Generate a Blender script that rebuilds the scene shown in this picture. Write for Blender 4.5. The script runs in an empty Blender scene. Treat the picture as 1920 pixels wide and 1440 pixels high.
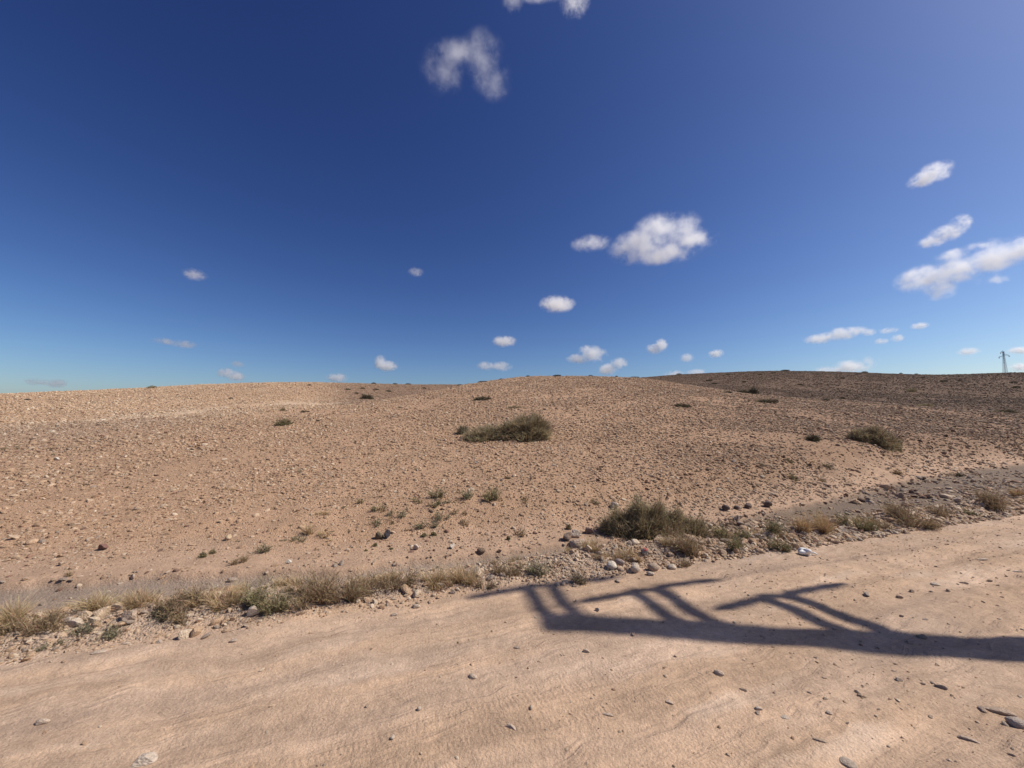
import bpy, bmesh, math, random
import numpy as np
from mathutils import Vector, Matrix, Euler

R = math.radians
SC = bpy.context.scene
COL = SC.collection

# ------------------------------------------------------------------ camera
EYE = 1.60
FPX = 725.0            # focal length in pixels of a 1920 px wide picture
PITCH = R(4.5)
cam_d = bpy.data.cameras.new('camera')
cam_d.sensor_width = 36.0
cam_d.lens = 36.0 * FPX / 1920.0
cam_d.clip_start = 0.05
cam_d.clip_end = 60000.0
cam = bpy.data.objects.new('camera', cam_d)
COL.objects.link(cam)
cam.location = (0, 0, EYE)
cam.rotation_euler = (R(90) + PITCH, 0, 0)
SC.camera = cam

# ------------------------------------------------------------------ light
SUN_EL = R(47.0)
SUN_AZ = R(88.0)       # clockwise from +Y (the view direction); 90 = straight to the right
SUN = Vector((math.cos(SUN_EL) * math.sin(SUN_AZ), math.cos(SUN_EL) * math.cos(SUN_AZ), math.sin(SUN_EL)))

world = bpy.data.worlds.new('World')
SC.world = world
world.use_nodes = True
wn = world.node_tree
bg = wn.nodes['Background']
sky = wn.nodes.new('ShaderNodeTexSky')
sky.sky_type = 'NISHITA'
sky.sun_disc = False
sky.sun_elevation = SUN_EL
sky.sun_rotation = SUN_AZ
sky.altitude = 1200.0
sky.air_density = 1.0
sky.dust_density = 2.5
sky.ozone_density = 3.0
bg.inputs['Strength'].default_value = 0.08
# the camera's rendering of a clear desert sky: one contrast curve and gain per colour channel over the whole dome
sep = wn.nodes.new('ShaderNodeSeparateColor')
com = wn.nodes.new('ShaderNodeCombineColor')
wn.links.new(sky.outputs['Color'], sep.inputs[0])
def wmath(op, a, b):
    n = wn.nodes.new('ShaderNodeMath')
    n.operation = op
    wn.links.new(a, n.inputs[0])
    n.inputs[1].default_value = b
    return n.outputs[0]
for k, (g, gain) in enumerate(((1.64, 2.10), (1.60, 1.90), (1.346, 1.60))):
    wn.links.new(wmath('MULTIPLY', wmath('POWER', wmath('MULTIPLY', sep.outputs[k], 0.08), g), gain / 0.08), com.inputs[k])
wn.links.new(com.outputs[0], bg.inputs['Color'])

sun_d = bpy.data.lights.new('sun', 'SUN')
sun_d.energy = 5.0
sun_d.angle = R(0.53)
sun_d.color = (1.0, 0.95, 0.87)
sun = bpy.data.objects.new('sun', sun_d)
COL.objects.link(sun)
sun.location = (30, 0, 40)
sun.rotation_euler = SUN.to_track_quat('Z', 'Y').to_euler()

vs = SC.view_settings
vs.view_transform = 'Standard'
vs.look = 'None'
vs.exposure = 0.0
vs.gamma = 1.0
vs.use_curve_mapping = False
cy = SC.cycles
cy.max_bounces = 34
cy.diffuse_bounces = 3
cy.glossy_bounces = 2
cy.transparent_max_bounces = 8
cy.volume_bounces = 32
cy.use_denoising = True
cy.volume_step_rate = 0.15

rng = np.random.default_rng(7)
random.seed(7)

# ------------------------------------------------------------------ noise
def _hash(ix, iy, seed):
    h = (ix.astype(np.int64) * 374761393 + iy.astype(np.int64) * 668265263 + seed * 974634533) & 0xFFFFFFFF
    h = ((h ^ (h >> 13)) * 1274126177) & 0xFFFFFFFF
    h = (h ^ (h >> 16)) & 0xFFFFFFFF
    return h / 4294967295.0

def vnoise(x, y, seed=0):
    ix, iy = np.floor(x), np.floor(y)
    fx, fy = x - ix, y - iy
    fx = fx * fx * fx * (fx * (fx * 6 - 15) + 10)
    fy = fy * fy * fy * (fy * (fy * 6 - 15) + 10)
    a, b = _hash(ix, iy, seed), _hash(ix + 1, iy, seed)
    c, d = _hash(ix, iy + 1, seed), _hash(ix + 1, iy + 1, seed)
    return (a + (b - a) * fx) * (1 - fy) + (c + (d - c) * fx) * fy

def fbm(x, y, seed=0, octaves=4):
    s, amp, tot = 0.0, 1.0, 0.0
    for o in range(octaves):
        s = s + amp * (vnoise(x * 2 ** o + 17.3 * o, y * 2 ** o - 9.1 * o, seed + o) - 0.5)
        tot += amp
        amp *= 0.5
    return s / tot * 2.0          # about -1..1

def sstep(a, b, x):
    t = np.clip((x - a) / (b - a), 0, 1)
    return t * t * (3 - 2 * t)

# ------------------------------------------------------------------ terrain
def ray(u, v):
    """Direction of the view through a point of the picture (1920 wide), scaled so that its Y is 1."""
    X = (np.asarray(u, float) - 960.0) / FPX
    Y = (720.0 - np.asarray(v, float)) / FPX
    yy = math.cos(PITCH) - Y * math.sin(PITCH)
    zz = math.sin(PITCH) + Y * math.cos(PITCH)
    return X / yy, zz / yy

def zat(v, y):                       # height at depth y that shows at picture row v on the centre line
    return EYE + ray(960, v)[1] * y

# profiles of the slope: picture column -> (depth, row)
PROFILE = {
    -500: [(7, 930), (11, 850), (16, 815), (19, 810), (30, 780), (52, 752), (62, 753), (110, 765), (300, 772)],
    0:    [(4.2, 1052), (6, 950), (10, 858), (14, 812), (17, 797), (20, 796), (32, 762), (52, 739), (64, 740), (110, 752), (300, 765)],
    200:  [(4.2, 1052), (6, 946), (10, 852), (14, 806), (17, 791), (20, 790), (32, 756), (54, 731), (66, 732), (110, 748), (300, 765)],
    380:  [(4.4, 1040), (6, 944), (10, 848), (14, 800), (18, 780), (21, 779), (34, 746), (58, 721), (70, 722), (110, 740), (300, 765)],
    540:  [(4.5, 1034), (6, 942), (10, 844), (14, 796), (19, 768), (23, 768), (36, 744), (62, 716), (74, 717), (115, 735), (300, 762)],
    640:  [(4.6, 1030), (6, 940), (10, 841), (14, 794), (19, 766), (23, 761), (27, 765), (42, 755), (68, 718), (84, 718), (120, 733), (300, 762)],
    760:  [(4.7, 1024), (6, 938), (10, 838), (14, 790), (20, 757), (28, 741), (33, 744), (48, 752), (80, 722), (92, 721), (125, 731), (300, 762)],
    870:  [(4.8, 1018), (6, 936), (10, 836), (14, 786), (20, 751), (28, 730), (36, 721), (42, 724), (60, 738), (88, 722), (100, 721), (130, 731), (300, 762)],
    960:  [(4.9, 1012), (6, 934), (10, 834), (14, 783), (20, 746), (28, 723), (40, 706), (47, 708), (65, 724), (90, 720), (130, 732), (300, 762)],
    1100: [(5.1, 1003), (6, 934), (10, 833), (14, 782), (20, 745), (28, 721), (42, 705), (49, 707), (70, 720), (100, 717), (130, 727), (300, 762)],
    1200: [(5.3, 994), (7, 902), (10, 834), (14, 784), (20, 748), (28, 725), (42, 708), (49, 711), (75, 718), (105, 708), (125, 709), (180, 730), (300, 760)],
    1300: [(5.6, 980), (7, 903), (10, 836), (14, 788), (20, 755), (28, 734), (38, 722), (44, 726), (70, 722), (105, 701), (125, 702), (180, 726), (300, 760)],
    1450: [(6.2, 954), (8, 886), (11, 824), (15, 788), (20, 764), (26, 750), (32, 744), (38, 749), (60, 730), (112, 695), (130, 696), (180, 720), (300, 758)],
    1600: [(7.2, 927), (9, 870), (12, 822), (16, 791), (21, 768), (26, 757), (31, 751), (37, 757), (60, 736), (112, 698), (130, 699), (180, 722), (300, 758)],
    1750: [(9.2, 892), (11, 853), (14, 820), (18, 791), (23, 771), (28, 763), (36, 768), (58, 742), (108, 704), (125, 705), (180, 724), (300, 758)],
    1920: [(10.5, 878), (13, 842), (16, 816), (20, 793), (24, 780), (28, 774), (36, 776), (56, 746), (98, 698), (115, 699), (180, 722), (300, 758)],
    2400: [(10, 880), (14, 834), (20, 798), (28, 782), (36, 784), (56, 752), (95, 706), (115, 707), (180, 726), (300, 758)],
}
_cols = sorted(PROFILE)
LOGY = np.linspace(math.log(2.0), math.log(420.0), 260)
_tab = []
for c in _cols:
    pts = PROFILE[c]
    ly = np.log([p[0] for p in pts])
    tz = np.array([float(ray(960, p[1])[1]) * p[0] + EYE for p in pts])
    ly = np.concatenate([[math.log(2.0), ly[0] - 0.18], ly, [math.log(420.0)]])
    tz = np.concatenate([[0.0, 0.0], tz, [tz[-1]]])
    _tab.append(np.interp(LOGY, ly, tz))
_tab = np.array(_tab)
AZU = np.arange(-500, 2401, 20.0)
_fine = np.array([np.interp(AZU, _cols, _tab[:, k]) for k in range(len(LOGY))]).T
def _blur(a, n, axis):
    k = np.hanning(2 * n + 3)[1:-1]
    k /= k.sum()
    pad = [(0, 0), (0, 0)]
    pad[axis] = (n, n)
    ap = np.pad(a, pad, mode='edge')
    return np.apply_along_axis(lambda m: np.convolve(m, k, mode='valid'), axis, ap)
_fine = _blur(_blur(_fine, 3, 1), 4, 0)

def hill_z(x, y):
    d = np.hypot(x, y)
    az = np.arctan2(x, y)
    azc = np.clip(az, -1.105, 1.105)
    yy = np.maximum(d * np.cos(azc), 2.0)
    u = 960 + FPX * np.tan(azc)
    fu = np.clip((u - AZU[0]) / 20.0, 0, len(AZU) - 1.001)
    fl = np.clip((np.log(yy) - LOGY[0]) / (LOGY[1] - LOGY[0]), 0, len(LOGY) - 1.001)
    iu, il = fu.astype(int), fl.astype(int)
    a, b = fu - iu, fl - il
    z = (_fine[iu, il] * (1 - a) + _fine[iu + 1, il] * a) * (1 - b) + (_fine[iu, il + 1] * (1 - a) + _fine[iu + 1, il + 1] * a) * b
    w = 1 - sstep(1.2, 1.9, np.abs(az))
    return z * w

TH = math.atan(0.325)
TX, TY = math.cos(TH), math.sin(TH)
E0 = (0.75, 4.0)
def road_rs(x, y):
    dx, dy = x - E0[0], y - E0[1]
    return dx * TX + dy * TY, -dx * TY + dy * TX
def rs_xy(r, s):
    return E0[0] + r * TX - s * TY, E0[1] + r * TY + s * TX
_WR = [-30, -8, -5.4, -3.5, -2.2, -0.6, 0.8, 1.8, 3.2, 6.0, 9.6, 14, 30]
_WS = [2.0, 1.7, 1.45, 1.15, 0.80, 0.74, 0.75, 0.8, 1.0, 1.5, 2.3, 3.0, 4.0]
_VS = [0.9, 0.85, 0.80, 0.72, 0.6, 0.56, 0.62, 0.6, 0.55, 0.62, 0.75, 0.9, 1.0]
def wash_edge(r):
    return np.interp(r, _WR, _WS)
def verge_edge(r):
    return np.interp(r, _WR, _VS)

def zones(x, y):
    """weights of road, verge gravel, wash silt, and distance beyond the foot of the slope"""
    r, s = road_rs(x, y)
    s = s + 0.10 * fbm(x * 0.9, y * 0.9, 31, 3) + 0.05 * fbm(x * 5, y * 5, 33, 2)
    we, ve = wash_edge(r), verge_edge(r)
    sw = s + 0.08 * fbm(x * 2.5, y * 2.5, 35, 3)
    road = (1 - sstep(-0.10, 0.16, s)) * sstep(-6.6, -6.2, s)
    verge = sstep(-0.10, 0.16, s) * (1 - sstep(ve - 0.10, ve + 0.12, sw))
    wash = sstep(ve - 0.10, ve + 0.12, sw) * (1 - sstep(we - 0.06, we + 0.10, sw))
    return r, s, road, verge, wash, sw - we

def height(x, y):
    x = np.asarray(x, float); y = np.asarray(y, float)
    r, s, road, verge, wash, beyond = zones(x, y)
    we, ve = wash_edge(r), verge_edge(r)
    z = hill_z(x, y) * sstep(-0.05, 1.6, beyond)
    front = sstep(-0.2, 1.0, beyond)
    d = np.hypot(x, y)
    # loose relief of the slope
    amp = np.clip(d / 14.0, 0.35, 2.2)
    z = z + front * (0.045 * amp * fbm(x * 0.45, y * 0.45, 3, 4) + 0.018 * fbm(x * 2.2, y * 2.2, 5, 3))
    # windrow of gravel beside the road
    hump = np.exp(-((s - ve * 0.52) / (ve * 0.30)) ** 2) * sstep(-0.1, 0.12, s)
    lump = 0.75 + 0.8 * fbm(r * 0.9, s * 1.4, 41, 3)
    z = z + 0.085 * hump * np.clip(lump, 0.1, 1.6)
    knob = np.exp(-(((r - 0.35) / 0.75) ** 2 + ((s - 0.48) / 0.26) ** 2))
    z = z + 0.05 * knob
    z = z - 0.035 * wash
    z = z + verge * 0.022 * fbm(x * 7, y * 7, 43, 3)
    # edge step where the slope is cut by the wash
    z = z + 0.035 * sstep(-0.03, 0.07, beyond) * (1 - sstep(0.3, 1.5, beyond))
    # wheel tracks and dents of the road
    wob = 0.10 * fbm(r * 0.35, r * 0 + 2.0, 51, 3)
    for c, w, dep in ((-0.38, 0.12, 0.010), (-0.80, 0.14, 0.010), (-1.28, 0.12, 0.010), (-1.75, 0.14, 0.014), (-2.3, 0.14, 0.020)):
        z = z - road * dep * np.exp(-((s - c - wob) / w) ** 2)
    z = z + road * (0.014 * fbm(x * 1.3, y * 1.3, 53, 3) + 0.006 * fbm(x * 6, y * 6, 55, 3))
    stretched = fbm(r * 1.6, s * 11.0, 57, 3)
    z = z + road * (0.008 * stretched + 0.010 * sstep(1.0, 3.5, r) * fbm(x * 9, y * 9, 58, 3))
    return z

def hit(u, v, far=260.0):
    """where the view through a picture point meets the terrain"""
    tx, tz = ray(u, v)
    ys = np.exp(np.linspace(math.log(1.4), math.log(far), 320))
    gap = (EYE + tz * ys) - height(tx * ys, ys)
    k = np.argmax(gap < 0)
    if gap[k] >= 0:
        k = len(ys) - 1
    fine = np.linspace(ys[max(k - 1, 0)], ys[k], 33)
    ground = height(tx * fine, fine)
    gap = (EYE + tz * fine) - ground
    k = int(np.argmax(gap < 0)) if (gap < 0).any() else 32
    return float(tx * fine[k]), float(fine[k]), float(ground[k])

def hz(x, y):
    return float(height(np.array([x]), np.array([y]))[0])

# ------------------------------------------------------------------ material helpers
def new_mat(name):
    m = bpy.data.materials.new(name)
    m.use_nodes = True
    nt = m.node_tree
    return m, nt, nt.nodes['Principled BSDF']

def N(nt, kind, **kw):
    n = nt.nodes.new(kind)
    for k, v in kw.items():
        if k in n.inputs.keys():
            n.inputs[k].default_value = v
        else:
            setattr(n, k, v)
    return n

def mixrgb(nt, fac, a, b, blend='MIX'):
    n = nt.nodes.new('ShaderNodeMix')
    n.data_type = 'RGBA'
    n.blend_type = blend
    for sock, val in ((n.inputs[0], fac), (n.inputs[6], a), (n.inputs[7], b)):
        if hasattr(val, 'links'):
            nt.links.new(val, sock)
        else:
            sock.default_value = val
    return n.outputs[2]

def math_n(nt, op, a, b=None, c=None, clamp=False):
    n = nt.nodes.new('ShaderNodeMath')
    n.operation = op
    n.use_clamp = clamp
    for sock, val in zip(n.inputs, (a, b, c)):
        if val is None:
            continue
        if hasattr(val, 'links'):
            nt.links.new(val, sock)
        else:
            sock.default_value = val
    return n.outputs[0]

def maprange(nt, val, a, b, c, d):
    n = nt.nodes.new('ShaderNodeMapRange')
    nt.links.new(val, n.inputs[0])
    for i, x in enumerate((a, b, c, d)):
        n.inputs[i + 1].default_value = x
    return n.outputs[0]

def ground_material():
    m, nt, bs = new_mat('bare_ground')
    L = nt.links
    pos = N(nt, 'ShaderNodeNewGeometry').outputs['Position']
    col = N(nt, 'ShaderNodeAttribute', attribute_name='col').outputs['Color']
    gsep = N(nt, 'ShaderNodeSeparateColor')
    L.new(N(nt, 'ShaderNodeAttribute', attribute_name='zone').outputs['Color'], gsep.inputs[0])
    grav, roadw, farw = gsep.outputs[0], gsep.outputs[1], gsep.outputs[2]
    def noise(scale, detail=4, rough=0.6):
        n = N(nt, 'ShaderNodeTexNoise')
        n.inputs['Scale'].default_value = scale
        n.inputs['Detail'].default_value = detail
        n.inputs['Roughness'].default_value = rough
        L.new(pos, n.inputs['Vector'])
        return n.outputs['Fac']
    def val(c, fac_lo, fac_hi, src, lo=0.3, hi=0.7):
        v = maprange(nt, src, lo, hi, fac_lo, fac_hi)
        h = N(nt, 'ShaderNodeHueSaturation')
        L.new(v, h.inputs['Value'])
        L.new(c, h.inputs['Color'])
        return h.outputs['Color']
    c = val(col, 0.86, 1.13, noise(2.6))
    c = val(c, 0.84, 1.15, noise(19, 5, 0.7))
    c = val(c, 0.80, 1.18, noise(120, 3, 0.7))
    # small grit of mixed colour that belongs to the soil
    vo = N(nt, 'ShaderNodeTexVoronoi')
    vo.inputs['Scale'].default_value = 62
    L.new(pos, vo.inputs['Vector'])
    vs_ = N(nt, 'ShaderNodeSeparateColor')
    L.new(vo.outputs['Color'], vs_.inputs[0])
    pick = math_n(nt, 'GREATER_THAN', vs_.outputs[0], 0.74)
    near = math_n(nt, 'LESS_THAN', vo.outputs['Distance'], 0.36)
    g = math_n(nt, 'MULTIPLY', math_n(nt, 'MULTIPLY', pick, near), math_n(nt, 'MULTIPLY', grav, 0.65))
    grit = mixrgb(nt, vs_.outputs[1], (0.24, 0.17, 0.125, 1), (0.62, 0.50, 0.39, 1))
    c = mixrgb(nt, g, c, grit)
    # stones too far away to be told apart
    vf = N(nt, 'ShaderNodeTexVoronoi')
    vf.inputs['Scale'].default_value = 3.2
    L.new(pos, vf.inputs['Vector'])
    fs = N(nt, 'ShaderNodeSeparateColor')
    L.new(vf.outputs['Color'], fs.inputs[0])
    fpick = math_n(nt, 'MULTIPLY', math_n(nt, 'LESS_THAN', vf.outputs['Distance'], 0.42), math_n(nt, 'GREATER_THAN', fs.outputs[0], 0.35))
    fcol = mixrgb(nt, fs.outputs[1], (0.09, 0.06, 0.045, 1), (0.26, 0.18, 0.13, 1))
    c = mixrgb(nt, math_n(nt, 'MULTIPLY', fpick, math_n(nt, 'MULTIPLY', farw, 0.6)), c, fcol)
    L.new(c, bs.inputs['Base Color'])
    bs.inputs['Roughness'].default_value = 0.95
    bs.inputs['Specular IOR Level'].default_value = 0.12
    # relief
    h1 = math_n(nt, 'MULTIPLY', noise(38, 5, 0.65), maprange(nt, roadw, 0, 1, 1.0, 0.34))
    uvs = N(nt, 'ShaderNodeUVMap', uv_map='road')
    mps = N(nt, 'ShaderNodeMapping')
    mps.inputs['Scale'].default_value = (0.8, 22.0, 1.0)
    L.new(uvs.outputs['UV'], mps.inputs['Vector'])
    nst = N(nt, 'ShaderNodeTexNoise')
    nst.inputs['Scale'].default_value = 1.0
    nst.inputs['Detail'].default_value = 4.0
    L.new(mps.outputs['Vector'], nst.inputs['Vector'])
    streak = math_n(nt, 'MULTIPLY', math_n(nt, 'MULTIPLY', nst.outputs['Fac'], roadw), 1.5)
    h2 = noise(170, 3, 0.6)
    vd = math_n(nt, 'MULTIPLY', math_n(nt, 'SUBTRACT', 0.5, vo.outputs['Distance']), math_n(nt, 'MULTIPLY', grav, 0.9))
    fd = math_n(nt, 'MULTIPLY', math_n(nt, 'SUBTRACT', 0.5, vf.outputs['Distance']), math_n(nt, 'MULTIPLY', farw, 9.0))
    # tread marks pressed into the wheel tracks
    uv = N(nt, 'ShaderNodeUVMap', uv_map='road')
    wv = N(nt, 'ShaderNodeTexWave')
    wv.inputs['Scale'].default_value = 10.0
    wv.inputs['Distortion'].default_value = 5.0
    wv.inputs['Detail'].default_value = 2.0
    wv.inputs['Detail Scale'].default_value = 2.0
    L.new(uv.outputs['UV'], wv.inputs['Vector'])
    trk = N(nt, 'ShaderNodeTexNoise')
    mp = N(nt, 'ShaderNodeMapping')
    mp.inputs['Scale'].default_value = (0.35, 4.2, 1.0)
    L.new(uv.outputs['UV'], mp.inputs['Vector'])
    L.new(mp.outputs['Vector'], trk.inputs['Vector'])
    trk.inputs['Scale'].default_value = 1.0
    trk.inputs['Detail'].default_value = 3.0
    tmask = math_n(nt, 'MULTIPLY', maprange(nt, trk.outputs['Fac'], 0.56, 0.66, 0, 1), roadw)
    tread = math_n(nt, 'MULTIPLY', math_n(nt, 'MULTIPLY', wv.outputs['Fac'], tmask), 0.11)
    hsum = math_n(nt, 'ADD', math_n(nt, 'ADD', math_n(nt, 'ADD', h1, streak), math_n(nt, 'MULTIPLY', h2, 0.35)), math_n(nt, 'ADD', math_n(nt, 'ADD', vd, fd), tread))
    b = N(nt, 'ShaderNodeBump')
    b.inputs['Strength'].default_value = 1.0
    b.inputs['Distance'].default_value = 0.016
    L.new(hsum, b.inputs['Height'])
    L.new(b.outputs['Normal'], bs.inputs['Normal'])
    return m

GROUND = ground_material()

# ------------------------------------------------------------------ terrain sheets
az_front = np.linspace(R(-61), R(61), 781)
az_side = np.linspace(R(61), R(299), 111)[1:-1]
AZ = np.concatenate([az_front, az_side])
RAD = np.concatenate([[0.12, 0.35, 0.6], np.exp(np.linspace(math.log(0.85), math.log(330), 640)), np.exp(np.linspace(math.log(345), math.log(6000), 24))])
na, nr = len(AZ), len(RAD)
GA, GR = np.meshgrid(AZ, RAD)
GX, GY = (np.sin(GA) * GR).ravel(), (np.cos(GA) * GR).ravel()
GZ = height(GX, GY)
far_w = sstep(330, 1500, np.hypot(GX, GY))
GZ = GZ * (1 - far_w) - 2.0 * far_w
r_, s_, road_, verge_, wash_, bey_ = zones(GX, GY)
dist_ = np.hypot(GX, GY)

def lin(*c):
    return np.array(c)
C_ROAD, C_ROADW, C_SOIL = lin(.495, .348, .243), lin(.488, .330, .216), lin(.440, .277, .172)
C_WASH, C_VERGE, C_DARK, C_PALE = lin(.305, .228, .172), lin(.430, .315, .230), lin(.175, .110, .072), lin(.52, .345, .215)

def ridge_at(az):
    # depth of the crest of the near hill, by direction
    return np.interp(np.tan(np.clip(az, -1.2, 1.2)), [-2, -0.56, -0.50, -0.44, -0.36, -0.276, -0.124, 0, .19, .33, .47, .676, .883, 1.09, 1.32, 2], [80, 80, 34, 26.5, 28, 30.5, 38.5, 42, 45.5, 47, 43.5, 40, 42.5, 43, 48, 60])

def ground_color(x, y):
    r, s, road, verge, wash, bey = zones(x, y)
    d = np.hypot(x, y)
    az = np.arctan2(x, y)
    def mixc(a, b, w):
        return a * (1 - w[:, None]) + b * w[:, None]
    c = np.repeat(C_SOIL[None], len(x), 0)
    # right slope, far hill: varnish plus backlit shade put into colour; left paler
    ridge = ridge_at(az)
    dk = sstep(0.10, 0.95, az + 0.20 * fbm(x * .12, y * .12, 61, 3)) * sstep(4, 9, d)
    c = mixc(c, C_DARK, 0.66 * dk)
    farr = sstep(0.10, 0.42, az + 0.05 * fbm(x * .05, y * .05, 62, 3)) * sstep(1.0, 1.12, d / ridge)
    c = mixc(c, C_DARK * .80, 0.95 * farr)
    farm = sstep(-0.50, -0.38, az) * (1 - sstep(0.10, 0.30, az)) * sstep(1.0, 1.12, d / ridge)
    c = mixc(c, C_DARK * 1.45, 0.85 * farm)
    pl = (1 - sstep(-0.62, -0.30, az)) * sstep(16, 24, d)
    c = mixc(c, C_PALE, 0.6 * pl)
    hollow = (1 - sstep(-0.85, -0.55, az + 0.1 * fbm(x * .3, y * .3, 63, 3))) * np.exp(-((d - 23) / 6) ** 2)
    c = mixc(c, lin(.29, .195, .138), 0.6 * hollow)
    # bare pale scars in the soil
    for (u, v, ru, rv) in ((352, 774, 26, 4), (545, 756, 45, 6), (615, 757, 22, 5), (230, 786, 70, 5)):
        px, py, pz = hit(u, v)
        ax = ru / FPX * py
        ay = 3.0
        w = np.exp(-(((x - px) / ax) ** 2 + ((y - py) / ay) ** 2)) * np.clip(0.9 + 0.9 * fbm(x * 1.1, y * 1.1, 65, 3), 0, 1)
        c = mixc(c, lin(.58, .42, .285), np.clip(w * 1.1, 0, 0.8))
    # sandy foot of the slope
    foot = sstep(0, .1, bey) * (1 - sstep(0.25, 1.3, bey + 0.3 * fbm(x * 1.2, y * 1.2, 66, 3)))
    c = mixc(c, lin(.455, .305, .205), 0.8 * foot)
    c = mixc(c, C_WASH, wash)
    c = mixc(c, lin(.205, .150, .110), wash * sstep(0.5, 3.0, r))
    c = mixc(c, C_VERGE, verge)
    sandy = verge * np.clip(1.4 * fbm(x * 1.6, y * 1.6, 67, 3) + 0.2, 0, 1)
    c = mixc(c, lin(.50, .365, .265), sandy * 0.6)
    rc = np.repeat(C_ROAD[None], len(x), 0)
    rw = sstep(-0.25, 0.45, fbm(r * 0.5, s * 2.6, 68, 4) + 0.35 * sstep(-0.6, -2.0, s))
    rc = mixc(rc, C_ROADW, rw)
    rp = sstep(0.15, 0.6, fbm(r * 0.9 + 5, s * 5.0, 69, 4))
    rc = mixc(rc, lin(.63, .47, .345), rp * 0.6)
    st = fbm(r * 0.45, s * 9.0, 77, 3)
    wob = 0.10 * fbm(r * 0.35, r * 0 + 2.0, 51, 3)
    trk = sum(np.exp(-((s - c0 - wob) / .13) ** 2) for c0 in (-0.38, -0.80, -1.28, -1.75, -2.3)) * np.clip(.6 + .9 * fbm(r * .4, s * 2, 79, 2), 0, 1)
    rc = mixc(rc, lin(.47, .33, .232), np.clip(trk, 0, 1) * .75)
    rc = rc * (1 + 0.22 * st + 0.06 * fbm(r * .8, s * 26., 78, 2))[:, None]
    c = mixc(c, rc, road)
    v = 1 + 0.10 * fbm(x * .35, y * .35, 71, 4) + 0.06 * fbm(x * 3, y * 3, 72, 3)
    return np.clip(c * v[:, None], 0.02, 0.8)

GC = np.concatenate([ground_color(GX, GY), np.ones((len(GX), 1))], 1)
grav_ = np.clip(0.22 * road_ + 1.0 * verge_ + 0.55 * wash_ + 0.7 * sstep(0, 1, bey_), 0, 1)
farz_ = sstep(28, 55, dist_) * sstep(0, 1, bey_)
GZN = np.stack([grav_, road_, farz_, np.ones_like(farz_)], 1)

ii, jj = np.meshgrid(np.arange(nr - 1), np.arange(na), indexing='ij')
jn = (jj + 1) % na
QUADS = np.stack([ii * na + jj, (ii + 1) * na + jj, (ii + 1) * na + jn, ii * na + jn], -1).reshape(-1, 4)
QUADS = QUADS[:, ::-1]
fr, fs_ = r_[QUADS].mean(1), s_[QUADS].mean(1)
fw, fv, fb, fd_ = wash_[QUADS].mean(1), verge_[QUADS].mean(1), bey_[QUADS].mean(1), dist_[QUADS].mean(1)
faz = np.arctan2(GX[QUADS].mean(1), GY[QUADS].mean(1))
ridge = ridge_at(faz)
cls = np.zeros(len(QUADS), int)                       # 0 ground behind the road
cls[(road_[QUADS].mean(1) > 0.5)] = 1
cls[(fv >= 0.5)] = 2
cls[(fw >= 0.5) & (fd_ < 40)] = 3
cls[(fb > -0.02) & (cls == 0)] = 4
cls[(fb > -0.02) & (fd_ > ridge * 1.05)] = 5

def make_sheet(name, mask, label):
    q = QUADS[mask]
    used, inv = np.unique(q, return_inverse=True)
    q = inv.reshape(-1, 4)
    me = bpy.data.meshes.new(name)
    me.vertices.add(len(used))
    me.vertices.foreach_set('co', np.stack([GX, GY, GZ], 1)[used].astype(np.float32).ravel())
    me.loops.add(q.size)
    me.loops.foreach_set('vertex_index', q.ravel().astype(np.int32))
    me.polygons.add(len(q))
    me.polygons.foreach_set('loop_start', np.arange(0, q.size, 4, dtype=np.int32))
    me.polygons.foreach_set('use_smooth', np.ones(len(q), bool))
    me.update(calc_edges=True)
    a = me.attributes.new('col', 'FLOAT_COLOR', 'POINT')
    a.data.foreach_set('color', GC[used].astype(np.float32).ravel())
    a = me.attributes.new('zone', 'FLOAT_COLOR', 'POINT')
    a.data.foreach_set('color', GZN[used].astype(np.float32).ravel())
    uvl = me.uv_layers.new(name='road')
    uvl.data.foreach_set('uv', np.stack([r_, s_], 1)[used][q.ravel()].astype(np.float32).ravel())
    me.materials.append(GROUND)
    o = bpy.data.objects.new(name, me)
    COL.objects.link(o)
    o['kind'] = 'structure'
    o['label'] = label
    return o

make_sheet('ground', cls == 0, 'bare tan ground around and behind the road')
make_sheet('dirt_road', cls == 1, 'pinkish tan dirt road with faint wheel tracks')
make_sheet('road_verge', cls == 2, 'pale gravelly verge along the dirt road')
make_sheet('dry_wash', cls == 3, 'grey silty dry wash between verge and slope')
make_sheet('hillside', cls == 4, 'stony tan hillside rising from the road')
make_sheet('far_hills', cls == 5, 'brown hills beyond the near hillside')

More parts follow.
